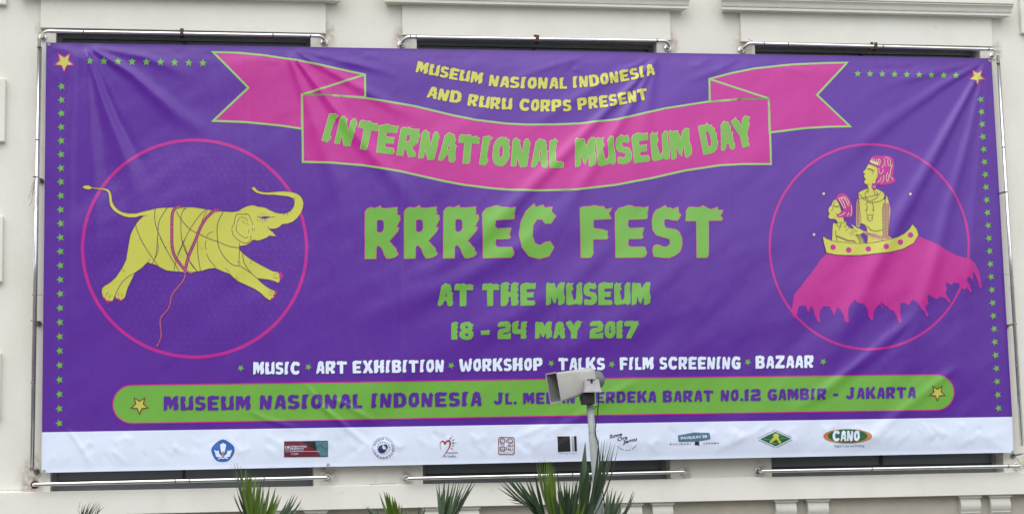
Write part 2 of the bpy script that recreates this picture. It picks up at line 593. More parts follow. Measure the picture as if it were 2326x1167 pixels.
# shelf plate in the bottom of each opening
# hairline cracks along the ledge and in the plaster
cr = random.Random(5)
for (x0_, y0_, x1_, y1_, yy) in ((0, 1113, 62, 1111, LEDGE_Y), (60, 1112, 74, 1092, WY), (1228, 1092, 1238, 1128, LEDGE_Y), (176, 1163, 182, 1140, LEDGE_Y), (840, 1100, 900, 1096, LEDGE_Y), (1700, 90, 1712, 96, PANEL_Y), (796, 640, 800, 660, WY)):
    pts = []
    n_ = 9
    for i in range(n_+1):
        t = i/n_
        p = P(x0_+(x1_-x0_)*t, y0_+(y1_-y0_)*t, yy-0.0012)
        pts.append(p+Vector((cr.uniform(-.006, .006), 0, cr.uniform(-.006, .006))))
    q = MB()
    for a_, b_ in zip(pts[:-1], pts[1:]):
        dd_ = (b_-a_).normalized().cross(Vector((0, 1, 0)))*cr.uniform(0.0014, 0.003)
        q.add([a_-dd_, b_-dd_, b_+dd_, a_+dd_], [(0, 1, 2, 3)])
    q.build('plaster_crack', M['cord'], facade)
# corbels under the ledge
CORB = [(140, 188), (214, 262), (620, 668), (694, 742), (963, 1010), (1039, 1089), (1412, 1459.5), (1484, 1530), (1764, 1811), (1837, 1884), (2185, 2230), (2253, 2298)]
for (p0, p1) in CORB:
    x0, x1 = P(p0, 1155, -0.08).x, P(p1, 1155, -0.08).x
    zt = ledge_bot
    q = MB()
    prof = [(0.02, zt-0.001)]+[(-0.062, zt-0.001), (-0.062, zt-0.035)]
    for i in range(9):
        t = i/8
        prof.append((-0.040-0.03*math.sin(t*math.pi*0.9), zt-0.045-0.16*t))
    for i in range(7):
        t = i/6
        prof.append((-0.05+0.07*t, zt-0.22-0.12*t))
    q.profile(prof[::-1], x0, x1)
    q.box(x0-0.02, x1+0.02, -0.066, 0.02, zt-0.028, zt-0.002)
    q.build('corbel', M['corbel'], facade)
# quoin blocks at both ends of this bay
for (px0, px1, pyt, pyb) in ((-60, 15, -60, 11), (-60, 12, 178, 322), (-60, 6, 490, 640), (-60, 1, 800, 950), (2317, 2400, -80, 76)):
    A, B = P(px0, (pyt+pyb)/2, -0.07), P(px1, (pyt+pyb)/2, -0.07)
    zt, zb = P(px0 if px1 > 2000 else px1, pyt, -0.07).z, P(px0 if px1 > 2000 else px1, pyb, -0.07).z
    q = MB(); q.bbox(A.x, B.x, -0.07, 0.003, zb, zt, 0.01)
    q.build('quoin_block', M['trim'], facade)

# ------------------------------------------------------------------ banner surface: relief of the hanging vinyl
YB = -0.10
# control corners (photo pixels) of the sheet
K = PN([(105, 97), (2252, 133), (2302, 1027), (94, 1073)], YB)[:, [0, 2]]
GX0, GX1, GZ0, GZ1, GS = K[:, 0].min()-0.2, K[:, 0].max()+0.2, K[:, 1].min()-0.2, K[:, 1].max()+0.2, 0.02
gx = np.arange(GX0, GX1, GS)
gz = np.arange(GZ0, GZ1, GS)
XX, ZZ = np.meshgrid(gx, gz, indexing='ij')


def vnoise(x, z, seed):
    r = np.random.default_rng(seed)
    T = r.random((256, 256))
    xi, zi = np.floor(x).astype(int), np.floor(z).astype(int)
    xf, zf = x-xi, z-zi
    sx, sz = xf*xf*xf*(xf*(xf*6-15)+10), zf*zf*zf*(zf*(zf*6-15)+10)
    a = T[xi % 256, zi % 256]; b = T[(xi+1) % 256, zi % 256]
    c = T[xi % 256, (zi+1) % 256]; d = T[(xi+1) % 256, (zi+1) % 256]
    return (a*(1-sx)+b*sx)*(1-sz)+(c*(1-sx)+d*sx)*sz-0.5


Hf = np.zeros_like(XX)


def fold(path, w0, w1, amp, t0=0.12, t1=0.35):
    """a crease or roll of the vinyl along a path, widening from w0 to w1 (pixels of the photograph)"""
    global Hf
    q = PN(path, YB)[:, [0, 2]]
    m_ = 5.35e-3
    seg = np.linalg.norm(np.diff(q, axis=0), axis=1)
    cum = np.concatenate([[0], np.cumsum(seg)])
    tot = cum[-1]
    best = np.full(XX.shape, 1e9)
    bs = np.zeros_like(XX)
    for i in range(len(q)-1):
        d = q[i+1]-q[i]
        L2 = (d**2).sum()
        t = ((XX-q[i, 0])*d[0]+(ZZ-q[i, 1])*d[1])/L2
        t = np.clip(t, 0, 1)
        dx, dz = XX-q[i, 0]-t*d[0], ZZ-q[i, 1]-t*d[1]
        dd = np.hypot(dx, dz)
        k = dd < best
        best = np.where(k, dd, best)
        bs = np.where(k, (cum[i]+t*seg[i])/tot, bs)
    wd = (w0+(w1-w0)*bs)*m_
    env = np.clip(bs/t0, 0, 1)*np.clip((1-bs)/t1, 0, 1)
    env = env*env*(3-2*env)
    Hf += amp*env*np.exp(-(best/wd)**2)


# fan of folds from the upper left tie
fold([(196, 106), (235, 230), (290, 380), (330, 520)], 5, 30, 0.0330, .05, .6)
fold([(196, 106), (205, 260), (215, 450), (215, 700)], 5, 30, 0.0270, .05, .6)
fold([(170, 106), (160, 300), (155, 600), (150, 950)], 6, 18, 0.0150, .1, .3)
fold([(130, 110), (125, 400), (120, 900)], 8, 12, 0.0105, .1, .3)
fold([(200, 106), (300, 170), (400, 260), (520, 330)], 4, 26, 0.0240, .05, .6)
fold([(205, 106), (330, 130), (470, 190)], 4, 20, 0.0150, .05, .6)
fold([(196, 106), (260, 260), (350, 430)], 3, 16, -0.0180, .05, .6)
# from the tie above the left ribbon
fold([(655, 113), (730, 210), (800, 300), (900, 420), (960, 520)], 4, 26, 0.022, .05, .5)
fold([(650, 113), (700, 240), (760, 420), (800, 560)], 5, 34, 0.014, .05, .5)
fold([(662, 113), (780, 180), (900, 250), (1020, 300)], 4, 20, 0.012, .05, .5)
fold([(668, 113), (760, 135), (880, 165), (940, 190)], 4, 12, 0.010, .05, .5)
# folds pulled from the tie above INDONESIA down to the left
fold([(1490, 128), (1440, 190), (1370, 260), (1290, 340), (1210, 420), (1120, 510), (1000, 600), (860, 690)], 4, 30, 0.0276, .04, .35)
fold([(1492, 128), (1450, 210), (1400, 290), (1330, 400), (1270, 500), (1180, 620)], 4, 26, 0.0190, .05, .45)
fold([(1486, 128), (1400, 170), (1300, 230), (1180, 310), (1080, 380)], 4, 24, 0.0129, .05, .5)
fold([(1492, 128), (1470, 230), (1440, 360), (1430, 520)], 5, 34, 0.0121, .05, .5)
fold([(1330, 128), (1260, 150), (1190, 175), (1130, 200)], 4, 12, 0.0086, .1, .4)
fold([(1310, 145), (1290, 165), (1330, 180)], 5, 8, -0.008)
fold([(1620, 130), (1590, 145), (1560, 160)], 3, 8, 0.006)
fold([(1680, 135), (1620, 165), (1550, 190)], 4, 10, 0.008)
fold([(1730, 132), (1780, 155), (1850, 175)], 4, 10, 0.007)
# wide belly folds through the middle
fold([(1300, 440), (1180, 560), (1040, 640), (880, 700), (760, 740)], 18, 30, 0.0172, .2, .3)
fold([(1420, 520), (1300, 640), (1160, 730), (960, 800)], 20, 32, 0.0155, .2, .3)
fold([(1560, 580), (1440, 690), (1320, 780), (1160, 860)], 20, 30, 0.0112, .2, .3)
fold([(1130, 500), (1050, 560), (900, 620)], 12, 20, -0.0086, .2, .3)
# big folds from the upper right corner
fold([(2240, 140), (2170, 260), (2090, 400), (2020, 520), (1960, 640), (1900, 760), (1820, 900)], 5, 36, 0.0372, .03, .4)
fold([(2240, 140), (2200, 300), (2150, 460), (2110, 600), (2060, 760), (2000, 900)], 5, 30, 0.0314, .04, .4)
fold([(2244, 140), (2228, 300), (2205, 480), (2190, 660), (2170, 820)], 4, 24, 0.0215, .05, .4)
fold([(2236, 138), (2130, 200), (2000, 290), (1880, 390), (1800, 480)], 4, 34, 0.0199, .04, .5)
fold([(2232, 137), (2140, 160), (2030, 190), (1940, 230)], 4, 16, 0.0116, .05, .5)
fold([(2090, 150), (2040, 158), (1960, 160)], 4, 7, -0.006)
# long streaks toward the foot of the sheet
fold([(2080, 700), (1990, 790), (1880, 880), (1760, 950)], 10, 14, 0.0155, .2, .25)
fold([(2030, 740), (1930, 830), (1840, 900)], 6, 8, 0.0091, .2, .25)
fold([(2180, 820), (2080, 900), (1960, 1000), (1880, 1030)], 9, 16, 0.0129, .2, .3)
fold([(700, 900), (745, 935), (790, 975), (860, 1030)], 5, 8, 0.0103, .2, .3)
fold([(745, 900), (800, 930), (860, 965)], 5, 7, 0.0103, .2, .3)
fold([(560, 930), (600, 950), (690, 980)], 4, 7, 0.0077, .2, .3)
fold([(690, 870), (720, 905), (760, 960)], 4, 6, 0.0077, .2, .3)
fold([(1450, 860), (1380, 900), (1290, 960), (1180, 1010)], 8, 12, 0.0103, .2, .3)
fold([(1250, 960), (1190, 985), (1120, 1030)], 6, 9, 0.0091, .2, .3)
fold([(1740, 960), (1690, 990), (1600, 1030)], 6, 9, 0.0077, .2, .3)
# creases of the white foot strip
fold([(150, 970), (175, 1000), (200, 1040), (215, 1062)], 5, 5, 0.009, .1, .2)
fold([(195, 1035), (197, 1050), (200, 1062)], 5, 5, 0.006, .1, .2)
r2_ = random.Random(3)
for i in range(110):
    x = 110+i*20+r2_.uniform(-10, 10)
    y = r2_.uniform(985, 1030)-(x/2300)*38+6
    a = math.radians(r2_.choice([35, 40, 55, 125, 140, 150])+r2_.uniform(-12, 12))
    L = r2_.uniform(22, 60)
    y2 = min(y+abs(math.sin(a))*L, 1064-x*0.019)
    fold([(x, y), (x+math.cos(a)*L*0.5, (y+y2)/2+r2_.uniform(-3, 3)), (x+math.cos(a)*L, y2)], 5, r2_.uniform(6, 10), r2_.choice([1, 1, -1])*r2_.uniform(0.003, 0.007), .2, .3)
for i in range(46):
    x = 110+i*48+r2_.uniform(-14, 14)
    y = 100+x*0.0168+r2_.uniform(8, 26)
    fold([(x, y), (x+r2_.uniform(10, 34), y+r2_.uniform(-4, 8)), (x+r2_.uniform(36, 60), y+r2_.uniform(-4, 6))], 5, 7, r2_.choice([1, -1])*r2_.uniform(0.002, 0.005), .2, .3)
# weld seams between the printed widths of vinyl
for xs_ in (223, 560, 905, 1255, 1640, 1985):
    fold([(xs_, 92+xs_*0.0168), (xs_+(xs_-700)*0.022, 1080-xs_*0.019)], 4.5, 4.5, 0.0022, .01, .01)
# hem rolls at top and bottom
fold([(105, 103), (2252, 139)], 5, 5, -0.004, .01, .01)
fold([(95, 1064), (2300, 1020)], 5, 5, -0.004, .01, .01)
# slack in the cloth
r45 = math.radians(40)
U_, V_ = XX*math.cos(r45)+ZZ*math.sin(r45), -XX*math.sin(r45)+ZZ*math.cos(r45)
Hf += 0.030*vnoise(U_*0.55+9, V_*1.3+4, 1)+0.011*vnoise(U_*1.2+3, V_*3.4+7, 2)+0.004*vnoise(U_*3+5, V_*7.5+2, 3)
left = np.clip((-1.2-XX)/2.5, 0, 1)
Hf += left*0.010*vnoise(XX*4.0, ZZ*0.6+3, 4)
Hf -= Hf.min()
Hf = np.minimum(Hf, 0.12)
# the sheet sags out a little between its hung edges, more toward the right
tu = np.clip((XX-GX0-0.2)/(GX1-GX0-0.4), 0, 1)
tv = np.clip((ZZ-GZ0-0.2)/(GZ1-GZ0-0.4), 0, 1)
rim = np.clip(np.minimum(np.minimum(tu, 1-tu)/0.04, np.minimum(tv, 1-tv)/0.05), 0, 1)
rim = rim*rim*(3-2*rim)
bil = np.clip((tu-0.22)/0.35, 0, 1)
Hf = Hf*(0.35+0.65*rim)+np.sin(math.pi*(0.2+0.8*tv))*np.sin(math.pi*tu)**0.5*(0.06+0.20*bil*bil*(3-2*bil))
GHX, GHZ = np.gradient(Hf, GS)


def sample(F, x, z):
    u = np.clip((x-GX0)/GS, 0, F.shape[0]-1.001)
    v = np.clip((z-GZ0)/GS, 0, F.shape[1]-1.001)
    i, j = u.astype(int), v.astype(int)
    a, b = u-i, v-j
    return (F[i, j]*(1-a)+F[i+1, j]*a)*(1-b)+(F[i, j+1]*(1-a)+F[i+1, j+1]*a)*b


LV = 0.0016


def on_cloth(xz, level):
    xz = np.asarray(xz, float)
    x, z = xz[:, 0], xz[:, 1]
    h = sample(Hf, x, z)
    hx, hz = sample(GHX, x, z), sample(GHZ, x, z)
    n = np.stack([-hx, -np.ones_like(hx), -hz], 1)
    n /= np.linalg.norm(n, axis=1)[:, None]
    p = np.stack([x, YB-h-level*LV, z], 1)
    return p, n


def cloth_obj(name, xz, faces, material, parent, level):
    p, n = on_cloth(xz, level)
    # face winding toward the street
    F = []
    for f in faces:
        a, b, c = p[f[0]], p[f[1]], p[f[2]]
        ny = (b[2]-a[2])*(c[0]-a[0])-(b[0]-a[0])*(c[2]-a[2])
        F.append(tuple(int(i) for i in (f if ny < 0 else f[::-1])))
    me = bpy.data.meshes.new(name)
    me.from_pydata(p.tolist(), [], F)
    me.materials.append(material)
    me.polygons.foreach_set('use_smooth', [True]*len(me.polygons))
    me.update()
    me.normals_split_custom_set_from_vertices(n.tolist())
    o = bpy.data.objects.new(name, me)
    C.objects.link(o)
    o.parent = parent
    return o


def inside(pt, loops):
    x, z = pt[:, 0], pt[:, 1]
    r = np.zeros(len(pt), bool)
    for L in loops:
        a, b = L, np.roll(L, -1, axis=0)
        for (x0, z0), (x1, z1) in zip(a, b):
            if z0 == z1:
                continue
            c = (z0 > z) != (z1 > z)
            r ^= c & (x < (x1-x0)*(z-z0)/(z1-z0)+x0)
    return r


def px2xz(pts):
    """where on the hanging sheet the photograph shows these pixels"""
    a = np.asarray(pts, float)
    d = _fn + np.outer((a[:, 0]-PW/2)/FPX, _rn) - np.outer((a[:, 1]-PH/2)/FPX, _un)
    c = np.array(CAM)
    y = np.full(len(a), YB)
    for _ in range(5):
        p = c+d*((y-CAM.y)/d[:, 1])[:, None]
        y = YB-sample(Hf, p[:, 0], p[:, 2])
    return p[:, [0, 2]]


def tri_fill(loops, step=0.03):
    """triangulate loops (world x,z; holes by even-odd) with interior points on the cloth's grid"""
    verts, edges = [], []
    for L in loops:
        # split long edges so they follow the folds
        q = []
        for a, b in zip(L, np.roll(L, -1, axis=0)):
            k = max(1, int(np.hypot(*(b-a))/0.03))
            for i in range(k):
                q.append(a+(b-a)*i/k)
        n = len(verts)
        verts += q
        edges += [(n+i, n+(i+1) % len(q)) for i in range(len(q))]
        
    A = np.array(verts)
    x0, z0 = A.min(0); x1, z1 = A.max(0)
    grid = []
    if (x1-x0) > step and (z1-z0) > step:
        ix = np.arange(math.ceil(x0/step), math.floor(x1/step)+1)*step
        iz = np.arange(math.ceil(z0/step), math.floor(z1/step)+1)*step
        G = np.stack(np.meshgrid(ix, iz, indexing='ij'), -1).reshape(-1, 2)
        if len(G):
            ps = []
            for L in loops:
                ps.append(L)
            G = G[inside(G, ps)]
            grid = G.tolist()
    vs = [Vector((float(a), float(b))) for a, b in verts]+[Vector((a, b)) for a, b in grid]
    ov, oe, of, _, _, _ = delaunay_2d_cdt(vs, edges, [], 0, 1e-6)
    ov = np.array([(v.x, v.y) for v in ov])
    of = np.array([f for f in of if len(f) == 3])
    cen = ov[of].mean(1)
    of = of[inside(cen, [np.array(L) for L in loops])]
    return ov, of.tolist()


class Print:
    """collects flat print that lies on the cloth; built as ONE mesh"""
    def __init__(self):
        self.xz, self.f = [], []

    def add(self, xz, f):
        n = len(self.xz)
        self.xz += [tuple(v) for v in xz]
        self.f += [tuple(i+n for i in q) for q in f]

    def fill(self, *loops):
        xz, f = tri_fill([px2xz(L) for L in loops])
        self.add(xz, f)
        return self

    def stroke(self, pts, wpx, closed=False, taper=False):
        q = px2xz(pts)
        if closed:
            q = np.vstack([q, q[:1]])
        r = []
        for a, b in zip(q[:-1], q[1:]):
            k = max(1, int(np.hypot(*(b-a))/0.03))
            for i in range(k):
                r.append(a+(b-a)*i/k)
        if not closed:
            r.append(q[-1])
        r = np.array(r)
        n = len(r)
        if closed:
            t = np.roll(r, -1, axis=0)-np.roll(r, 1, axis=0)
        else:
            t = np.gradient(r, axis=0) if n > 2 else np.repeat(r[1:]-r[:1], 2, axis=0)
        t /= np.maximum(np.linalg.norm(t, axis=1), 1e-9)[:, None]
        nn = np.stack([-t[:, 1], t[:, 0]], 1)
        hw = np.full(n, wpx*5.35e-3/2)
        if taper:
            hw *= np.clip(np.minimum(np.arange(n)+0.3, n-1-np.arange(n)+0.3)/(n*0.3), 0.2, 1)
        # miter at corners
        if closed:
            d0 = r-np.roll(r, 1, axis=0)
            d1 = np.roll(r, -1, axis=0)-r
            c = (d0*d1).sum(1)/np.maximum(np.linalg.norm(d0, axis=1)*np.linalg.norm(d1, axis=1), 1e-12)
            hw = hw/np.clip(np.sqrt((1+c)/2), 0.45, 1)
        A, B = r+nn*hw[:, None], r-nn*hw[:, None]
        v = np.vstack([A, B])
        m_ = n if closed else n-1
        self.add(v, [(i, (i+1) % n, n+(i+1) % n, n+i) for i in range(m_)])
        return self

    def disc(self, x, y, r, n=12, ry=None):
        return self.fill([(x+r*math.cos(2*math.pi*i/n), y+(ry or r)*math.sin(2*math.pi*i/n)) for i in range(n)])

    def fan(self, pts):
        q = px2xz(pts)
        c = q.mean(0)
        n = len(q)
        self.add(np.vstack([q, [c]]), [(i, (i+1) % n, n) for i in range(n)])
        return self

    def build(self, name, mk, parent, level):
        return cloth_obj(name, np.array(self.xz), self.f, M[mk], parent, level)


def smooth_path(pts, k=6, closed=False):
    """Catmull-Rom through the points"""
    p = np.array(pts, float)
    n = len(p)
    out = []
    rngi = range(n) if closed else range(n-1)
    for i in rngi:
        if closed:
            a, b, c, d = p[(i-1) % n], p[i], p[(i+1) % n], p[(i+2) % n]
        else:
            a, b, c, d = p[max(i-1, 0)], p[i], p[i+1], p[min(i+2, n-1)]
        for j in range(k):
            t = j/k
            out.append(0.5*((2*b)+(-a+c)*t+(2*a-5*b+4*c-d)*t*t+(-a+3*b-3*c+d)*t**3))
    if not closed:
        out.append(p[-1])
    return [tuple(x) for x in out]


def T(o, s, pts):
    return [(o[0]+x/s, o[1]+y/s) for x, y in pts]


banner = thing('festival_banner', 'huge purple printed vinyl banner stretched across three windows of the white museum front', 'banner')
# the sheet itself
K = px2xz([(105, 97), (2252, 133), (2302, 1027), (94, 1073)])
top = [tuple(K[0]+(K[1]-K[0])*i/60) for i in range(61)]
rgt = [tuple(K[1]+(K[2]-K[1])*i/30) for i in range(1, 31)]
bot = [tuple(K[2]+(K[3]-K[2])*i/60) for i in range(1, 61)]
lft = [tuple(K[3]+(K[0]-K[3])*i/30) for i in range(1, 30)]
SB = [(95.0+i*(2206/60), 981-35*i/60) for i in range(61)]
SB[0], SB[-1] = (95.2, 981), (2299.3, 946)
rgt = [tuple(q) for q in px2xz([(2252+47.3*i/30, 133+813*i/30) for i in range(1, 30)])]
lft = [tuple(q) for q in px2xz([(95.2+9.8*i/30, 981-884*i/30) for i in range(1, 30)])]
xz, f = tri_fill([np.array(top+rgt+[tuple(q) for q in px2xz(SB[::-1])]+lft)], 0.025)
cloth = cloth_obj('cloth', xz, f, M['purple'], banner, 0)
Print().fill(SB+[(2302, 1027), (94, 1073)]).build('white_sponsor_strip', 'white', banner, 0)
for x, y in ((111.5, 102), (2248, 139), (100, 1068.5), (2300, 1024), (745, 1054)):
    q = px2xz([(x, y)])
    p, n = on_cloth(q, 1)
    mb = MB(); mb.torus(p[0]+np.array([0, -0.002, 0]), (0, 1, 0), 0.014, 0.006, 14, 6)
    mb.build('grommet', M['grommet'], banner, True)

# ------------------------------------------------------------------ lettering
GL = {}


def glyph(ch, x0, base, sc, *loops):
    GL[ch] = [[((x-x0)*sc, (base-y)*sc) for x, y in L] for L in loops]


def gunit(ch, *loops):
    GL[ch] = [list(L) for L in loops]


glyph('R', 55, 765, 100/655, [(55, 765), (60, 180), (85, 140), (130, 118), (165, 125), (200, 128), (265, 98), (275, 128), (350, 132), (485, 118), (480, 160), (490, 190), (468, 203), (480, 215), (515, 222), (522, 275), (490, 330), (468, 380), (503, 372), (490, 420), (370, 550), (405, 575), (420, 600), (465, 640), (470, 690), (490, 690), (485, 720), (440, 750), (380, 762), (340, 765), (310, 720), (280, 640), (235, 595), (205, 620), (200, 765)],
      [(212, 290), (225, 275), (290, 275), (308, 310), (308, 390), (285, 430), (240, 438), (212, 420)])
glyph('E', 1595, 760, 100/650, [(1600, 760), (1592, 200), (1640, 140), (1700, 125), (1760, 105), (1800, 108), (1850, 125), (1920, 125), (1950, 135), (2022, 122), (2015, 180), (2003, 200), (2012, 240), (2000, 275), (1765, 285), (1755, 355), (1780, 392), (1965, 385), (1950, 440), (1940, 470), (1958, 500), (1935, 522), (1765, 525), (1760, 600), (1790, 625), (1975, 625), (2000, 690), (1995, 725), (1960, 755)])
glyph('F', 100, 750, 100/645, [(112, 748), (98, 130), (160, 115), (230, 115), (285, 100), (330, 112), (405, 115), (415, 140), (440, 150), (500, 135), (492, 165), (462, 200), (480, 225), (497, 270), (270, 278), (268, 370), (290, 390), (370, 395), (450, 420), (445, 465), (460, 490), (440, 520), (265, 522), (268, 700), (240, 745), (200, 750)])
glyph('S', 1000, 755, 100/650, [(1025, 740), (1008, 670), (1020, 610), (1060, 590), (1100, 598), (1150, 620), (1200, 615), (1235, 580), (1230, 530), (1205, 512), (1150, 500), (1060, 475), (1010, 410), (1000, 300), (1015, 220), (1050, 160), (1120, 130), (1175, 100), (1190, 130), (1240, 130), (1265, 150), (1335, 120), (1345, 190), (1375, 220), (1350, 260), (1330, 290), (1260, 285), (1200, 270), (1160, 275), (1155, 340), (1180, 385), (1300, 400), (1350, 430), (1385, 510), (1390, 590), (1360, 680), (1290, 730), (1220, 755), (1150, 755)])
glyph('T', 1420, 750, 100/645, [(1420, 295), (1425, 170), (1455, 125), (1500, 120), (1580, 130), (1640, 105), (1690, 130), (1730, 150), (1760, 145), (1825, 122), (1835, 160), (1895, 160), (1880, 200), (1860, 230), (1890, 260), (1880, 288), (1710, 290), (1712, 400), (1710, 720), (1690, 748), (1560, 750), (1555, 295)])
glyph('I', 508, 718, 100/460, [(505, 710), (530, 285), (560, 265), (590, 265), (635, 250), (640, 270), (685, 275), (660, 315), (630, 340), (645, 370), (635, 400), (618, 415), (625, 450), (615, 500), (612, 580), (618, 610), (640, 625), (630, 670), (595, 718)])
glyph('O', 685, 738, 100/465, [(685, 560), (690, 440), (715, 360), (760, 300), (820, 272), (850, 282), (895, 275), (905, 292), (950, 315), (942, 350), (940, 385), (962, 440), (946, 470), (953, 520), (964, 560), (945, 620), (900, 700), (850, 735), (790, 738), (720, 700), (690, 620)],
      [(783, 500), (790, 440), (820, 400), (850, 420), (858, 480), (850, 570), (820, 615), (790, 590)])
glyph('N', 990, 750, 100/460, [(990, 740), (1000, 350), (1020, 310), (1065, 290), (1080, 318), (1120, 322), (1115, 370), (1130, 430), (1160, 490), (1170, 530), (1175, 480), (1185, 350), (1215, 305), (1240, 298), (1270, 330), (1263, 350), (1288, 360), (1285, 400), (1268, 460), (1275, 500), (1262, 560), (1268, 600), (1255, 640), (1250, 725), (1225, 745), (1150, 752), (1120, 690), (1085, 595), (1075, 600), (1070, 735), (1015, 748)])
glyph('A', 1318, 757, 100/465, [(1315, 740), (1350, 560), (1385, 350), (1430, 310), (1455, 290), (1490, 312), (1530, 315), (1550, 340), (1543, 370), (1567, 390), (1552, 450), (1565, 480), (1592, 490), (1575, 540), (1580, 600), (1570, 630), (1590, 660), (1588, 720), (1565, 755), (1520, 760), (1495, 740), (1480, 655), (1430, 652), (1400, 720), (1370, 750), (1340, 755)],
      [(1443, 570), (1455, 500), (1463, 475), (1475, 480), (1490, 570)])
glyph('L', 1626, 765, 100/475, [(1630, 765), (1625, 340), (1650, 318), (1690, 315), (1718, 285), (1730, 312), (1768, 325), (1740, 360), (1720, 370), (1742, 405), (1730, 440), (1715, 460), (1725, 540), (1725, 640), (1740, 668), (1835, 665), (1855, 680), (1850, 755), (1820, 762)])
glyph('M', 1165, 282, 100/226, [(1165, 282), (1168, 75), (1185, 55), (1200, 67), (1250, 65), (1268, 130), (1275, 120), (1290, 80), (1320, 55), (1355, 60), (1348, 110), (1343, 160), (1357, 200), (1350, 260), (1330, 270), (1305, 282), (1292, 275), (1290, 190), (1280, 200), (1255, 265), (1240, 250), (1220, 185), (1213, 200), (1210, 265), (1190, 280)])
glyph('U', 1373, 280, 100/220, [(1375, 270), (1372, 85), (1395, 62), (1415, 74), (1440, 65), (1430, 95), (1442, 125), (1420, 150), (1432, 190), (1440, 235), (1450, 240), (1475, 215), (1478, 90), (1505, 60), (1530, 65), (1526, 130), (1533, 200), (1528, 265), (1505, 278), (1480, 265), (1400, 280)])
gunit('D', [(0, 0), (0, 95), (5, 100), (30, 98), (38, 104), (45, 95), (58, 94), (56, 87), (67, 82), (64, 72), (71, 60), (66, 47), (70, 32), (60, 12), (45, 2), (20, -1)], [(25, 22), (25, 78), (38, 76), (44, 60), (44, 38), (38, 24)])
gunit('Y', [(22, 0), (22, 38), (-2, 85), (-3, 96), (10, 100), (18, 106), (20, 97), (28, 92), (36, 68), (42, 90), (50, 100), (62, 105), (66, 100), (78, 98), (68, 85), (70, 75), (60, 60), (50, 40), (53, 25), (48, 15), (52, 4), (46, 0)])
gunit('H', [(0, 0), (0, 92), (8, 100), (28, 104), (30, 99), (38, 98), (30, 88), (34, 78), (28, 70), (32, 60), (44, 60), (45, 92), (52, 100), (66, 103), (78, 96), (70, 85), (75, 72), (69, 60), (75, 45), (70, 30), (76, 15), (68, 2), (46, 0), (44, 40), (30, 38), (32, 20), (26, 8), (20, 0)])
gunit('C', [(70, 20), (60, 3), (40, -2), (20, 3), (6, 20), (0, 45), (4, 70), (14, 90), (30, 104), (34, 97), (48, 102), (52, 96), (67, 98), (65, 89), (74, 80), (64, 66), (52, 66), (46, 74), (36, 74), (28, 62), (27, 42), (32, 28), (42, 24), (52, 30), (62, 32)])
gunit('P', [(0, 0), (0, 90), (8, 98), (30, 99), (36, 105), (40, 98), (64, 99), (62, 89), (72, 83), (66, 73), (71, 60), (64, 45), (50, 34), (27, 33), (27, 3), (22, 0)], [(26, 52), (26, 76), (40, 76), (44, 64), (40, 53)])
gunit('K', [(0, 0), (0, 90), (6, 98), (26, 102), (30, 96), (26, 85), (28, 62), (40, 82), (50, 99), (60, 104), (74, 96), (66, 89), (70, 80), (58, 70), (50, 54), (58, 40), (66, 25), (74, 10), (66, 0), (50, -1), (40, 15), (30, 38), (27, 35), (26, 3), (22, 0)])
gunit('W', [(16, 0), (6, 40), (0, 92), (8, 100), (24, 98), (27, 88), (28, 60), (34, 32), (40, 58), (46, 82), (54, 82), (60, 60), (66, 32), (71, 60), (74, 94), (84, 103), (98, 97), (93, 85), (97, 70), (90, 50), (89, 25), (80, 3), (60, -1), (52, 20), (49, 35), (44, 15), (38, -1)])
gunit('B', [(0, 0), (0, 92), (6, 99), (30, 101), (36, 106), (40, 98), (60, 98), (60, 89), (70, 82), (62, 70), (64, 60), (57, 52), (68, 44), (65, 35), (70, 22), (62, 8), (50, 0)], [(26, 62), (26, 78), (38, 78), (42, 70), (38, 62)], [(26, 22), (26, 42), (38, 42), (44, 32), (38, 22)])
gunit('X', [(0, 2), (22, 50), (2, 92), (10, 100), (26, 101), (38, 72), (48, 98), (64, 104), (74, 94), (66, 86), (56, 60), (54, 50), (62, 38), (76, 8), (70, 0), (50, -1), (40, 28), (26, 0)])
gunit('Z', [(0, 0), (2, 22), (38, 74), (6, 74), (4, 95), (10, 100), (34, 100), (40, 105), (48, 98), (68, 100), (70, 88), (66, 72), (32, 26), (66, 26), (73, 12), (64, 0)])
gunit('G', [(70, 8), (56, 0), (36, -2), (18, 4), (5, 20), (0, 45), (4, 70), (14, 90), (30, 104), (34, 97), (48, 102), (52, 96), (69, 96), (66, 87), (72, 78), (62, 68), (50, 70), (42, 76), (34, 72), (28, 60), (27, 42), (32, 28), (42, 24), (46, 28), (46, 36), (36, 38), (36, 54), (60, 56), (72, 50)])
gunit('J', [(0, 22), (10, 4), (28, -2), (48, 4), (58, 20), (60, 60), (62, 92), (72, 98), (52, 102), (40, 106), (36, 98), (28, 96), (34, 88), (33, 30), (26, 24), (20, 30), (8, 36)])
gunit('1', [(0, 0), (0, 92), (10, 100), (26, 104), (36, 96), (28, 88), (33, 75), (26, 60), (32, 45), (26, 30), (31, 15), (28, 0)])
gunit('8', [(14, 54), (2, 40), (0, 20), (14, 3), (38, -3), (62, 2), (74, 20), (72, 42), (62, 54), (71, 64), (66, 74), (76, 84), (62, 92), (56, 101), (30, 102), (10, 92), (4, 76), (6, 64)], [(28, 22), (32, 36), (46, 36), (50, 22), (40, 15)], [(30, 66), (30, 80), (46, 80), (48, 68), (40, 62)])
gunit('2', [(0, 0), (0, 36), (6, 52), (20, 58), (44, 62), (48, 70), (42, 76), (10, 72), (0, 76), (4, 92), (16, 100), (40, 100), (46, 104), (68, 97), (66, 88), (77, 80), (70, 65), (72, 50), (60, 40), (34, 36), (26, 30), (30, 24), (50, 26), (74, 34), (72, 0)])
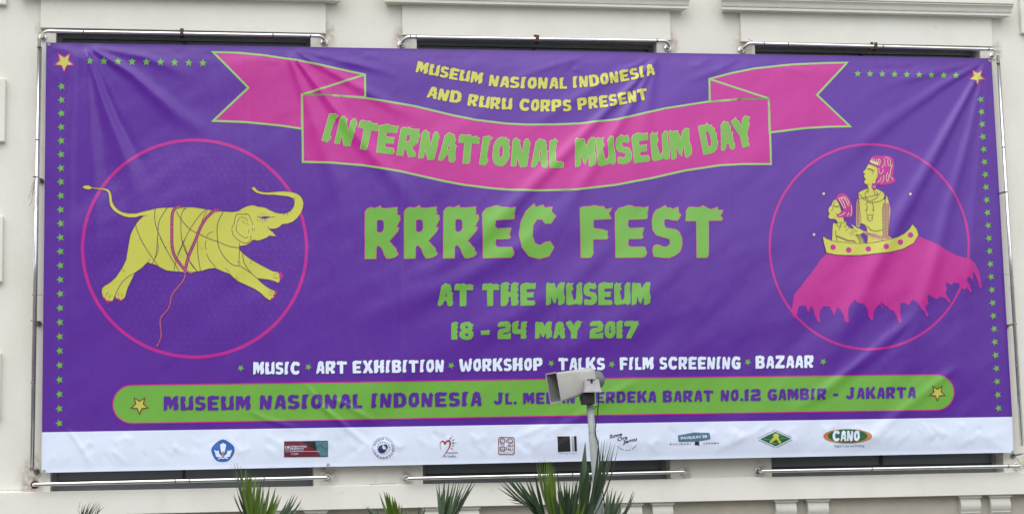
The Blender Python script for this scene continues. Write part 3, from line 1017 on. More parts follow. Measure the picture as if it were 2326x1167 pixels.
gunit('4', [(50, 0), (50, 28), (10, 30), (0, 40), (2, 92), (14, 100), (37, 104), (32, 90), (35, 80), (28, 70), (28, 54), (50, 54), (52, 94), (62, 100), (86, 98), (78, 88), (82, 75), (74, 60), (80, 45), (74, 30), (79, 15), (76, 2), (68, 0)])
GL['0'] = GL['O'][:]+[[(31, 50), (34, 54), (31, 58), (27, 54)]]
gunit('7', [(10, 0), (16, 18), (40, 72), (2, 72), (0, 92), (8, 100), (38, 100), (44, 104), (50, 98), (78, 98), (72, 90), (80, 86), (66, 60), (36, 0)])
gunit('-', [(0, 28), (0, 50), (30, 49), (36, 54), (46, 50), (42, 40), (45, 30), (40, 28)])
gunit('.', [(0, 8), (5, 0), (16, -1), (24, 8), (20, 18), (22, 24), (10, 26), (3, 20)])
gunit('V', [(20, 0), (0, 92), (8, 100), (26, 101), (36, 40), (46, 96), (60, 103), (72, 95), (66, 80), (50, 0)])


def letter_loops(text, base, cap, gap=7.0):
    """set text so that it fills the baseline polyline (photo pixels) end to end"""
    b = np.array(base, float)
    seg = np.linalg.norm(np.diff(b, axis=0), axis=1)
    cum = np.concatenate([[0], np.cumsum(seg)])
    tot = cum[-1]
    ws = []
    for ch in text:
        if ch == ' ':
            ws.append((0, 26))
            continue
        xs = [x for L in GL[ch] for x, _ in L]
        ws.append((min(xs), max(xs)-min(xs)))
    nat = sum(w_[1] for w_ in ws)+gap*(len(text)-1)
    sx = tot/nat
    sy = cap/100.0

    def at(s):
        s = min(max(s, 0), tot)
        i = min(int(np.searchsorted(cum, s, side='right'))-1, len(seg)-1)
        return b[i]+(b[i+1]-b[i])*(s-cum[i])/seg[i]
    s = 0
    res = []
    for ch, (mn, wd) in zip(text, ws):
        if ch != ' ':
            c = s+wd*sx/2
            e = max(wd*sx/2, 1)
            p0, p1 = at(c-e), at(c+e)
            t = (p1-p0)/max(np.linalg.norm(p1-p0), 1e-9)
            nrm = np.array([t[1], -t[0]])
            o = at(c)
            res.append([[tuple(o+t*((x-mn-wd/2)*sx)+nrm*(y*sy)) for x, y in L] for L in GL[ch]])
        s += wd*sx+gap*sx
    return res


def run(pr, text, base, cap, gap=7.0):
    for loops in letter_loops(text, base, cap, gap):
        pr.fill(*loops)


def letters(text, base, cap, gap, ol, olw):
    for loops in letter_loops(text, base, cap, gap):
        a = Print().fill(*loops)
        o = None
        if ol:
            o = Print()
            for L in loops:
                o.stroke(L, olw, closed=True)
        yield a, o


def line(name, mat_key, level, segs, cap, ol=None, olw=2.0, gap=7.0, lift=1, parent=None, outer=None):
    """a printed line: every word an Empty part, every letter its own mesh (outline as a second material)"""
    for text, base in segs:
        wd = bpy.data.objects.new(name, None)
        C.objects.link(wd)
        wd.parent = banner
        for fl, so in letters(text, base, cap, gap, ol is not None, olw):
            p_all, n_all, F, mi = [], [], [], []
            for k, (pr, lv) in enumerate(((fl, level+lift), (so, level))):
                if pr is None:
                    continue
                p, n = on_cloth(np.array(pr.xz), lv)
                o = len(p_all)
                p_all += p.tolist(); n_all += n.tolist()
                for f in pr.f:
                    a, b, c = p[f[0]], p[f[1]], p[f[2]]
                    ny = (b[2]-a[2])*(c[0]-a[0])-(b[0]-a[0])*(c[2]-a[2])
                    F.append(tuple(int(i)+o for i in (f if ny < 0 else f[::-1])))
                    mi.append(k)
            me = bpy.data.meshes.new('letter')
            me.from_pydata(p_all, [], F)
            me.materials.append(M[mat_key])
            if ol: me.materials.append(M[ol])
            me.polygons.foreach_set('material_index', mi)
            me.polygons.foreach_set('use_smooth', [True]*len(F))
            me.update()
            me.normals_split_custom_set_from_vertices(n_all)
            o = bpy.data.objects.new('letter', me)
            C.objects.link(o)
            o.parent = wd


# ribbon
RT = [(686, 215), (757, 217), (830, 223), (943, 241.7), (1028.5, 262.3), (1080, 272.5), (1148.5, 281), (1200, 283.5), (1260, 283), (1320, 280.5), (1405.7, 270.5), (1508.5, 247), (1608, 231.4), (1680, 226), (1746, 225)]
RB = [(1751, 373), (1690, 373), (1636, 375.6), (1557, 387.4), (1478, 405.2), (1399, 420), (1310, 430.3), (1214, 432.5), (1155.7, 431), (1112, 427.4), (1053.7, 420), (1010, 412), (956.5, 400), (908.5, 389), (823, 375.4), (754, 369.6), (688, 368)]
TL = [(484, 119), (540, 120.5), (600, 126), (690, 140), (760, 155), (829, 170), (829.5, 222), (757, 217), (686, 215), (686, 293), (640, 286), (560, 278), (484, 275), (564, 200)]
TR = [(1611, 180), (1660, 167), (1714, 156), (1800, 147), (1870, 144), (1924, 143), (1856, 216), (1931, 287.5), (1880, 288.5), (1829, 291.4), (1748, 301.7), (1746, 225), (1680, 226), (1612, 231.5)]
rb = Print().fill(TL).fill(TR).fill(RT+RB).build('magenta_ribbon', 'magenta', banner, 1)
ro = Print().stroke(RT+RB, 4.8, True).stroke(TL, 4.8, True).stroke(TR, 4.8, True).stroke([(829, 170), (690, 214)], 4.8).stroke([(1611, 180), (1745, 224)], 4.8)
ro.build('ribbon_outline', 'palegreen', rb, 2)

line('yellow_word', 'yellow', 2, [
    ('MUSEUM', [(943.7, 164.4), (990, 174), (1040, 183.5), (1094.6, 192.3)]),
    ('NASIONAL', [(1109.5, 196), (1150, 200), (1204, 202.3), (1288, 202.3)]),
    ('INDONESIA', [(1301.5, 201), (1350, 196.5), (1391, 190), (1440, 181.5), (1488.5, 170)])], 26.5, 'darkpurple', 1.6)
line('yellow_word', 'yellow', 2, [
    ('AND', [(968.6, 221.7), (1005, 229.5), (1047, 236)]),
    ('RURU', [(1061, 240), (1110, 247.5), (1163, 250.5)]),
    ('CORPS', [(1179, 252), (1240, 254), (1298, 253.4)]),
    ('PRESENT', [(1313, 251), (1379, 243.4), (1425, 236), (1473.6, 226)])], 27.5, 'darkpurple', 1.6)
line('ribbon_word', 'green', 3, [
    ('INTERNATIONAL', [(731, 320.5), (756, 326), (822, 339), (852.6, 346), (895, 351.5), (941.5, 359), (989.5, 365), (1046, 370.5), (1083.6, 374), (1126.6, 377.5), (1154, 378.5), (1201.6, 380.5), (1247.5, 381.5), (1279.5, 381.3)]),
    ('MUSEUM', [(1307, 379.5), (1353, 378.5), (1397, 374.6), (1438, 370.6), (1477, 366.7), (1517.5, 363.7), (1573, 356.8)]),
    ('DAY', [(1598, 351.5), (1642, 343), (1678.7, 337), (1716, 329)])], 66, 'cream', 1.6)
line('headline_word', 'green', 3, [
    ('RRREC', [(829, 588), (1000, 586.5), (1263, 585.5)]),
    ('FEST', [(1317, 585.4), (1642, 585.4)])], 118, 'magenta', 3.4)
line('green_word', 'green', 3, [
    ('AT', [(994.5, 694.6), (1075, 694.8)]), ('THE', [(1096, 694.4), (1217, 693.5)]), ('MUSEUM', [(1240.5, 692.8), (1477.4, 692.3)])], 51, 'palegreen', 1.4)
line('green_word', 'green', 3, [
    ('18', [(1025.8, 770.4), (1075.7, 770.2)]), ('-', [(1093, 770), (1112, 770)]), ('24', [(1131, 769.3), (1198, 768.6)]),
    ('MAY', [(1216, 768.6), (1322, 768)]), ('2017', [(1340, 768), (1450.6, 767.4)])], 38, 'palegreen', 1.4)
line('white_word', 'white', 3, [
    ('MUSIC', [(575, 850), (681.6, 850)]), ('ART', [(718, 848.3), (788.7, 848)]), ('EXHIBITION', [(801, 847.5), (1009, 844.5)]),
    ('WORKSHOP', [(1043, 843.5), (1233, 841)]), ('TALKS', [(1268, 840.5), (1374, 840)]), ('FILM', [(1407.4, 839.7), (1485, 839)]),
    ('SCREENING', [(1498, 838.8), (1682, 838)]), ('BAZAAR', [(1716, 836.8), (1848.6, 834.8)])], 29, 'darkpurple', 1.8)

# green address pill
L, R_ = [], []
for i in range(15):
    a = math.pi/2+math.pi*i/14
    L.append((300+44*math.cos(a), 917.5-43.5*math.sin(a)))
for i in range(15):
    a = -math.pi/2+math.pi*i/14
    R_.append((2127+40.5*math.cos(a), 890.5-40.5*math.sin(a)))
PILL = L+R_
pill = Print().fill(PILL).build('green_address_bar', 'green', banner, 1)
Print().stroke(PILL, 3.0, True).build('bar_outline', 'magenta', pill, 2)
line('address_word', 'purple', 3, [
    ('MUSEUM', [(371.6, 932), (569.8, 931)]), ('NASIONAL', [(590, 929.5), (823, 926.5)]), ('INDONESIA', [(843, 925.8), (1094, 921.6)])], 33.5, None, gap=9)
line('address_word', 'purple', 3, [
    ('JL.', [(1121.4, 918), (1174, 917.4)]), ('MEDAN', [(1188, 917.3), (1307.5, 915.3)]), ('MERDEKA', [(1325, 915), (1490.5, 913.2)]),
    ('BARAT', [(1505.6, 913), (1621, 911.2)]), ('NO.12', [(1637, 910.8), (1729, 909.4)]), ('GAMBIR', [(1743, 909), (1877.6, 907)]),
    ('-', [(1892.5, 906.5), (1904.6, 906.3)]), ('JAKARTA', [(1921.4, 905.9), (2080, 903.5)])], 26.5, None, gap=9)


def star(x, y, R, rot, ratio=0.45, ry=1.0):
    return [(x+(R if i % 2 == 0 else R*ratio)*math.cos(rot+math.pi*i/5), y+ry*(R if i % 2 == 0 else R*ratio)*math.sin(rot+math.pi*i/5)) for i in range(10)]


def put_star(x, y, R, rot, mk='green', ol=None, lv=2, olw=2.4, ratio=0.45):
    s = Print().fan(star(x, y, R, rot, ratio)).build('star', mk, banner, lv)
    if ol:
        Print().stroke(star(x, y, R+olw/2, rot, ratio), olw, True).build('star_outline', ol, s, lv+1)
    return s


UPR, DWN, LFT, RGT = -math.pi/2, math.pi/2, math.pi, 0.0
for i in range(9):
    put_star(204+32.1*i, 139+0.62*i, 9.3, UPR)
    put_star(1948+27.9*i, 168+0.5*i, 8.3, UPR)
for i in range(25):
    t = i/24
    y = 197+(30.6*i)+0.05*i*(i+1)
    put_star(139.9-5.2*t, 197+763.7*(0.96*t+0.04*t*t), 9.4, LFT+0.05)
    put_star(2227.5+40.5*t, 226.3+700*(0.965*t+0.035*t*t), 8.6, RGT-0.1+math.pi/5)
for x, y in ((547, 835.5), (700.5, 833), (1025, 829.6), (1252, 824.7), (1389.5, 827), (1698.5, 821.6), (1869.7, 821)):
    put_star(x, y, 8.3, DWN-0.15)
put_star(145.7, 141, 22, DWN, 'yellow', 'magenta', 2)['label'] = 'yellow corner star beside the left row of green stars'
put_star(2219.6, 175, 17.5, DWN, 'yellow', 'magenta', 2)['label'] = 'yellow corner star beside the right row of green stars'
put_star(317, 919.6, 19, DWN, 'yellow', 'maroon', 3)
put_star(2129, 891.5, 17, DWN, 'yellow', 'maroon', 3)

# ------------------------------------------------------------------ circle pictures
def ell(cx, cy, rx, ry, n=110):
    return [(cx+rx*math.cos(2*math.pi*i/n), cy+ry*math.sin(2*math.pi*i/n)) for i in range(n)]


Print().stroke(ell(442, 564.5, 254.5, 246), 7.2, True).build('left_circle', 'magenta', banner, 1)
Print().stroke(ell(1974.3, 560.5, 226, 232.3), 5.8, True).build('right_circle', 'magenta', banner, 1)
dt = Print()
for i in range(34):
    for j in range(33):
        x, y = 192+i*15.6+(7.8 if j % 2 else 0), 322+j*15.2
        if ((x-442)/245)**2+((y-564.5)/237)**2 < 1:
            dt.fan([(x-0.9, y), (x, y-0.9), (x+0.9, y), (x, y+0.9)])
dt.build('printed_dots', 'dot', banner, 1)['kind'] = 'stuff'

E1 = ((180, 400), 7.292); E2 = ((210, 540), 4.4875); E3 = ((380, 450), 5.833); E4 = ((500, 410), 6.865); E5 = ((460, 540), 7.295)
body = (T(*E1, [(50, 178), (100, 152), (160, 152), (205, 185), (270, 192), (350, 198), (440, 205), (500, 235), (530, 290), (540, 350), (548, 420), (580, 490), (640, 560), (720, 598), (820, 618), (950, 615), (1050, 588), (1170, 560), (1300, 530), (1400, 522), (1500, 520), (1650, 515), (1880, 515)])
        + T(*E3, [(380, 125), (500, 145), (600, 162), (740, 175), (860, 182), (940, 172)])
        + T(*E4, [(290, 470), (350, 430), (420, 400), (495, 383), (540, 388), (580, 405), (660, 412), (720, 430), (780, 465), (860, 500), (940, 515), (1010, 515), (1060, 495), (1110, 460), (1150, 400), (1160, 330), (1140, 280), (1060, 250), (960, 240), (830, 225), (740, 225), (640, 215), (560, 190), (510, 150), (480, 110), (475, 98), (510, 110), (540, 95), (548, 120), (600, 165), (680, 182), (760, 185), (900, 172), (1010, 168), (1110, 178), (1190, 200), (1250, 240), (1285, 290), (1300, 350), (1295, 420), (1265, 500), (1200, 590), (1130, 645), (1050, 675), (970, 680), (930, 720), (870, 752), (800, 755), (762, 748), (790, 780), (830, 810), (860, 850), (890, 878), (840, 868), (770, 862), (720, 895), (640, 925), (580, 938), (520, 925), (500, 935), (470, 970), (400, 1010), (302, 1022)])
        + T(*E5, [(612, 195), (680, 265), (760, 330), (850, 385), (950, 440), (1060, 500), (1160, 550), (1250, 565), (1280, 610), (1275, 650), (1285, 690), (1275, 730), (1250, 748), (1180, 715), (1080, 690), (980, 680), (905, 672), (980, 745), (1060, 810), (1130, 850), (1195, 875), (1205, 930), (1170, 945), (1190, 985), (1140, 1000), (1138, 1030), (1100, 1030), (1030, 980), (960, 910), (850, 840), (740, 790), (640, 745), (570, 710), (500, 650), (455, 600), (380, 575), (280, 535), (210, 500), (100, 515), (0, 545)])
        + T(*E3, [(340, 980), (230, 980), (100, 972), (0, 960)])
        + T(*E2, [(740, 328), (640, 275), (560, 252), (500, 310), (435, 355), (400, 430), (360, 510), (335, 600), (322, 622), (300, 625), (288, 645), (270, 622), (240, 620), (228, 595), (205, 645), (180, 645), (135, 635), (105, 600), (95, 570), (95, 520), (120, 490), (180, 455), (240, 400), (300, 310), (345, 220), (352, 160), (370, 60), (378, 0)])
        + T(*E1, [(825, 1060), (850, 960), (900, 860), (940, 790), (1000, 715), (1060, 665), (1000, 665), (930, 685), (820, 685), (740, 668), (640, 620), (560, 560), (510, 490), (495, 400), (490, 330), (485, 285), (450, 245), (380, 225), (290, 215), (215, 205), (160, 225), (100, 215), (60, 195)]))
ele = Print().fill(body).build('printed_elephant', 'yellow', banner, 2)
ele['label'] = 'yellow elephant bound with rope inside the left circle'
for tr, pts in ((E2, [(95, 562), (108, 575), (98, 600), (88, 570)]), (E2, [(108, 600), (135, 615), (135, 645), (112, 625)]), (E2, [(140, 640), (165, 636), (190, 645), (165, 668), (145, 660)]),
                (E2, [(228, 590), (242, 600), (238, 625), (228, 615)]), (E2, [(250, 620), (270, 612), (284, 640), (262, 642)]), (E2, [(295, 622), (322, 618), (315, 640), (292, 642)]),
                (E5, [(1262, 570), (1310, 575), (1330, 620), (1310, 690), (1275, 725), (1280, 680), (1272, 650), (1285, 620)]),
                (E5, [(1197, 872), (1235, 885), (1240, 930), (1200, 945), (1205, 910)]), (E5, [(1170, 935), (1215, 950), (1205, 985), (1175, 965)]), (E5, [(1145, 990), (1190, 985), (1170, 1015), (1140, 1025)])):
    Print().fan(T(*tr, pts)).build('toenail', 'magenta', ele, 3)
rope = Print()
RP = [T(*E3, [(170, 112), (120, 125), (85, 160), (65, 220), (60, 340), (60, 480), (60, 590), (75, 700), (110, 790), (160, 860), (220, 935), (245, 965)]),
      T(*E3, [(690, 160), (630, 165), (580, 200), (520, 260), (465, 340), (420, 430), (385, 530), (345, 620), (305, 710), (275, 790), (255, 870), (240, 950)]),
      T(*E3, [(245, 960), (290, 985), (340, 997)]),
      T(*E2, [(945, 340), (940, 400), (915, 450), (870, 505), (825, 560), (800, 620), (790, 680), (760, 740), (710, 795), (690, 850), (695, 920), (700, 990), (685, 1050), (655, 1105)])]
for i, r_ in enumerate(RP):
    rope.stroke(smooth_path(r_, 4), 6.8 if i < 2 else 4.2)
rope.build('rope', 'rope', ele, 4)
beads = Print()
for r_ in RP:
    q = np.array(smooth_path(r_, 12))
    sg = np.linalg.norm(np.diff(q, axis=0), axis=1); cm = np.concatenate([[0], np.cumsum(sg)])
    for s in np.arange(3, cm[-1], 5.6):
        i = min(np.searchsorted(cm, s), len(q)-1)
        x, y = q[i]
        beads.fan([(x+0.95*math.cos(a*math.pi/3), y+0.95*math.sin(a*math.pi/3)) for a in range(6)])
beads.build('rope_beads', 'cream', ele, 5)
ln = Print()
for tr, pts, wd in (
        (E1, [(1000, 662), (1130, 653)], 1.1), (E1, [(1260, 550), (1248, 650), (1260, 780), (1305, 920), (1400, 1130), (1440, 1190)], 1.5), (E1, [(1460, 522), (1380, 640), (1320, 760), (1305, 900), (1290, 1167)], 1.5),
        (E1, [(938, 800), (945, 860), (1000, 1000), (1080, 1160)], 1.4),
        (E2, [(483, 0), (560, 130), (625, 225), (680, 300)], 1.4), (E2, [(662, 0), (655, 130), (635, 210), (610, 262)], 1.4), (E2, [(670, 60), (670, 130), (640, 210)], 1.1), (E2, [(690, 0), (770, 150), (845, 275), (885, 345)], 1.5), (E2, [(905, 0), (960, 140), (1000, 260), (1070, 345)], 1.5), (E2, [(950, 0), (880, 160), (845, 260), (832, 335)], 1.5),
        (E2, [(435, 355), (350, 405), (290, 470), (250, 545), (228, 595)], 1.4), (E2, [(560, 252), (590, 218)], 1.1), (E2, [(160, 558), (135, 585)], 1.1), (E2, [(183, 582), (168, 612)], 1.1), (E2, [(270, 562), (262, 590)], 1.0), (E2, [(302, 565), (300, 600)], 1.0), (E2, [(300, 322), (328, 350)], .9),
        (E3, [(118, 175), (190, 290), (300, 412), (430, 480), (560, 540), (680, 580), (780, 625), (880, 650), (950, 655)], 1.6), (E3, [(245, 120), (190, 210), (180, 340), (185, 480), (205, 610), (265, 760)], 1.4), (E3, [(510, 150), (420, 240), (340, 350), (270, 470), (200, 610), (140, 750)], 1.5), (E3, [(535, 150), (490, 230), (455, 320)], 1.2), (E3, [(180, 130), (260, 148)], 1.1),
        (E3, [(405, 560), (405, 740), (440, 960)], 1.4), (E3, [(300, 840), (395, 970)], 1.4), (E3, [(745, 175), (680, 300), (660, 400), (665, 540), (690, 670), (770, 800), (870, 885), (960, 895)], 1.6), (E3, [(520, 510), (550, 465), (605, 448)], 1.2), (E3, [(515, 560), (503, 620), (517, 685)], 1.2), (E3, [(450, 645), (468, 685)], .9), (E3, [(520, 735), (560, 820), (640, 910)], 1.3), (E3, [(765, 925), (830, 985)], 1.0), (E3, [(955, 595), (955, 730), (948, 860)], 1.3),
        (E4, [(420, 520), (350, 528), (270, 525), (235, 570), (225, 660), (185, 740), (200, 840), (260, 910), (350, 965), (430, 970), (475, 920), (480, 860)], 1.4), (E4, [(395, 512), (450, 540), (470, 590), (495, 630), (510, 700)], 1.3), (E4, [(435, 635), (390, 590), (330, 572), (290, 600), (270, 660)], 1.2), (E4, [(270, 680), (248, 740), (270, 810), (340, 865), (400, 895), (440, 870)], 1.2), (E4, [(345, 628), (390, 670)], 1.1), (E4, [(415, 660), (445, 700)], 1.0), (E4, [(440, 760), (450, 790), (440, 820)], 1.0), (E4, [(495, 740), (505, 790)], 1.0), (E4, [(535, 740), (532, 790)], 1.0), (E4, [(575, 560), (620, 575)], 1.4), (E4, [(800, 570), (850, 570)], 1.2), (E4, [(745, 715), (760, 750)], 1.2), (E4, [(790, 780), (760, 748)], 1.0),
        (E4, [(585, 600), (575, 640)], .8), (E4, [(620, 600), (612, 645)], .8), (E4, [(655, 605), (660, 665)], .8), (E4, [(685, 605), (700, 650)], .8), (E4, [(710, 600), (725, 635)], .8), (E4, [(640, 545), (625, 515)], .8), (E4, [(670, 540), (665, 500)], .8), (E4, [(700, 540), (700, 510)], .8), (E4, [(750, 545), (765, 535)], .8), (E4, [(600, 550), (590, 535)], .8),
        (E4, [(1000, 520), (995, 550)], .9), (E4, [(1050, 505), (1052, 550)], .9), (E4, [(1090, 480), (1115, 500)], .9), (E4, [(1140, 280), (1165, 268)], .9), (E4, [(1150, 300), (1178, 295)], .9), (E4, [(310, 470), (315, 492)], .8),
        (E5, [(665, 262), (685, 400), (740, 500), (800, 575), (905, 672)], 1.4), (E5, [(625, 465), (790, 575)], 1.4), (E5, [(820, 375), (780, 430)], 1.0), (E5, [(1190, 602), (1232, 602)], 1.0), (E5, [(1170, 652), (1245, 668)], 1.0), (E5, [(1100, 885), (1172, 905)], 1.0), (E5, [(1098, 932), (1148, 950)], 1.0), (E5, [(540, 680), (575, 650)], .9), (E5, [(565, 700), (580, 680)], .8), (E5, [(580, 395), (625, 430), (600, 455)], 1.1)):
    ln.stroke(T(*tr, pts) if len(pts) < 3 else smooth_path(T(*tr, pts), 3), wd)
tag(ln.build('drawn_lines', 'line', ele, 3), kind='stuff')
Print().fill(T(*E4, [(570, 560), (620, 572), (700, 555), (800, 568), (740, 590), (690, 602), (640, 590), (600, 575)])).build('eye', 'purple', ele, 3)
Print().stroke(body, 1.1, True).build('drawn_outline', 'line', ele, 3)
# faint scribbled lines under the elephant
sc = Print()
for pts in ([(561, 583), (600, 578), (625, 590), (640, 602), (670, 608)], [(480, 632), (490, 660), (520, 680), (535, 705)], [(470, 640), (478, 680), (488, 720)], [(586, 664), (600, 700), (625, 725)], [(340, 645), (330, 680)]):
    sc.stroke(smooth_path(pts, 5), 0.8)
tag(sc.build('thin_lines', 'faint', banner, 1), kind='stuff')

# right picture: two figures rising from a crown-rimmed cloak
W1 = ((1860, 430), 7.777); W2 = ((1930, 340), 8.977); W3 = ((1920, 420), 6.484); W4 = ((1780, 540), 5.304); W5 = ((2000, 520), 5.072)
cloak = (T(*W4, [(520, 185), (440, 265), (400, 330), (300, 460), (200, 590), (125, 680), (110, 760), (100, 880), (112, 950), (135, 965), (160, 950), (165, 900), (175, 840), (195, 815), (230, 818), (265, 820), (280, 870), (300, 905), (312, 860), (330, 820), (350, 850), (375, 930), (400, 990), (425, 1025), (440, 1000), (430, 940), (440, 870), (480, 825), (550, 825), (575, 870), (610, 935), (630, 880), (650, 830), (690, 880), (725, 940), (730, 1000), (765, 1020), (790, 1000), (775, 940), (778, 850), (800, 810), (835, 770), (855, 742), (890, 780), (940, 795), (970, 800), (1015, 870), (1015, 940), (1060, 1000), (1080, 970), (1085, 900), (1110, 840), (1160, 795), (1185, 840), (1205, 870), (1222, 820)])
         + T(*W5, [(0, 830), (35, 935), (50, 890), (75, 880), (100, 925), (150, 940), (180, 1000), (215, 1075), (245, 1075), (225, 960), (230, 850), (290, 855), (325, 885), (340, 850), (370, 810), (430, 850), (470, 920), (510, 950), (520, 1000), (545, 1005), (550, 985), (520, 920), (525, 870), (555, 865), (540, 780), (550, 757), (600, 785), (650, 810), (680, 780), (740, 795), (790, 850), (808, 840), (750, 740), (765, 680), (745, 640), (765, 615), (820, 645), (840, 620), (900, 625), (925, 680), (960, 695), (1000, 675), (1030, 730), (1048, 725), (1030, 650), (990, 590), (1010, 545), (1040, 570), (1060, 605), (1065, 560), (1060, 490), (1090, 520), (1120, 600), (1145, 680), (1165, 670), (1150, 560), (1130, 480), (1090, 400), (1030, 345), (950, 325), (850, 290), (740, 230), (600, 150), (430, 80), (300, 180), (0, 265)])
         + T(*W4, [(900, 205), (700, 205)]))
Print().fill(cloak).build('printed_cloak', 'magenta', banner, 2)
band = (T(*W1, [(75, 825), (68, 870), (85, 950), (130, 1120), (300, 1155)]) + T(*W3, [(0, 1035), (200, 1035), (400, 1015), (650, 990), (850, 940), (1000, 860), (1075, 740), (1050, 650), (985, 575), (940, 650), (860, 720), (760, 770), (600, 815), (450, 845), (300, 860), (100, 862)])
        + T(*W1, [(500, 945), (250, 915), (130, 870)]))
small = T(*W1, [(300, 175), (250, 200), (225, 260), (215, 290), (175, 320), (172, 345), (160, 380), (185, 430), (165, 470), (165, 505), (200, 525), (280, 525), (320, 560), (318, 610), (250, 590), (240, 650), (228, 915), (400, 940), (650, 960), (815, 950), (780, 880), (720, 800), (650, 790), (560, 690), (515, 650), (490, 630), (480, 570), (450, 570), (430, 500), (400, 400), (350, 250)])
tall = (T(*W2, [(375, 290), (345, 350), (320, 400), (262, 455), (290, 490), (305, 500), (280, 530), (300, 575), (322, 600), (290, 640), (300, 690), (350, 712), (375, 770), (360, 790), (250, 830), (190, 870)])
        + T(*W3, [(190, 105), (197, 220), (205, 350), (230, 480), (225, 560), (290, 590), (312, 640), (325, 740), (320, 860), (540, 825), (552, 750), (550, 600), (540, 400), (545, 340), (580, 262), (590, 215), (555, 215), (582, 160), (560, 110), (480, 65)])
        + T(*W2, [(545, 795), (480, 830), (520, 690), (540, 600), (575, 560), (570, 400), (560, 365), (470, 320)]))
fg = Print().fill(tall)
fg.fill(T(*W3, [(608, 150), (640, 255), (590, 265), (595, 215)]))
tf = fg.build('printed_tall_figure', 'yellow', banner, 2)
sf = Print().fill(small).build('printed_short_figure', 'yellow', banner, 3)
slv = Print().fill(T(*W3, [(185, 200), (160, 260), (155, 600), (205, 630), (225, 560), (228, 480), (205, 350)])).fill(T(*W3, [(545, 340), (585, 262), (610, 250), (640, 255), (660, 340), (660, 420), (640, 600), (630, 740), (680, 785), (640, 806), (500, 822), (320, 745), (260, 700), (270, 680), (400, 705), (552, 740), (550, 600), (542, 430)]))
slv.build('net_sleeves', 'tan', tf, 3)
net = Print()
for k in range(24):
    y = 270+k*22
    net.stroke(T(*W3, [(548, y), (650, y+14)]), 1.0)
    if k < 16:
        net.stroke(T(*W3, [(160, y-20), (215, y-6)]), 0.9)
for x in (570, 592, 614, 636):
    net.stroke(T(*W3, [(x, 280), (x-4, 780)]), .8)
for x in (178, 198):
    net.stroke(T(*W3, [(x+4, 220), (x-4, 600)]), .8)
for k in range(12):
    net.stroke(T(*W3, [(290+k*22, 694+k*4.5), (282+k*22, 722+k*8)]), 0.9)
net.stroke(T(*W3, [(280, 705), (550, 780)]), 0.8)
net.build('net_pattern', 'maroon', tf, 4)
Print().fill(T(*W3, [(85, 578), (150, 620), (250, 670), (265, 690), (240, 720), (180, 735), (60, 740), (50, 720), (80, 650), (130, 645), (100, 605)])).build('hand', 'yellow', tf, 5)
hair = Print().fill(T(*W2, [(395, 290), (400, 240), (430, 160), (500, 125), (620, 130), (740, 118), (830, 140), (890, 200), (905, 300), (895, 440), (880, 540), (935, 630), (860, 690), (740, 715), (650, 725), (560, 700), (530, 740), (520, 800), (470, 820), (440, 760), (450, 690), (520, 680), (545, 640), (560, 560), (575, 480), (570, 380), (540, 350), (460, 310)]))
hair.build('hair', 'magenta', tf, 3)
hs_ = Print().fill(T(*W2, [(405, 250), (430, 205), (480, 240), (520, 250), (590, 255), (575, 320), (480, 290)]))
for pts in ([(430, 240), (470, 180)], [(480, 250), (510, 190)], [(530, 260), (555, 200)], [(580, 260), (590, 190)], [(600, 320), (625, 240), (600, 190)], [(700, 180), (720, 250), (690, 320), (650, 380)], [(720, 155), (790, 170), (830, 230), (825, 350)], [(770, 200), (780, 300), (800, 340)], [(730, 310), (740, 340)], [(870, 300), (830, 420), (812, 560)], [(770, 460), (740, 560), (760, 650)], [(690, 520), (690, 620), (640, 680)], [(800, 500), (790, 600), (770, 660)], [(690, 400), (660, 470), (610, 500)], [(640, 560), (620, 620), (560, 670)], [(840, 560), (880, 620)], [(470, 740), (510, 780), (520, 740)], [(600, 480), (590, 380)]):
    hs_.stroke(T(*W2, pts), 1.5)
hs_.build('hair_strands', 'cream', tf, 4)
hr2 = Print().fill(T(*W1, [(300, 175), (310, 130), (360, 85), (410, 70), (480, 95), (540, 170), (575, 260), (592, 350), (590, 450), (560, 495), (500, 505), (420, 490), (350, 505), (320, 480), (300, 430), (340, 440), (400, 390), (430, 380), (420, 320), (370, 240)]))
hr2.build('hair', 'magenta', sf, 4)
h3 = Print()
for pts in ([(345, 160), (380, 220), (440, 340)], [(385, 150), (440, 250), (470, 340)], [(420, 135), (480, 210), (520, 300)], [(450, 130), (510, 190), (535, 270)], [(570, 280), (580, 400), (560, 470)], [(460, 410), (410, 450), (350, 475)], [(530, 410), (500, 470)], [(350, 160), (440, 140)]):
    h3.stroke(T(*W1, pts), 1.7)
h3.build('hair_strands', 'cream', sf, 5)
dl = Print()
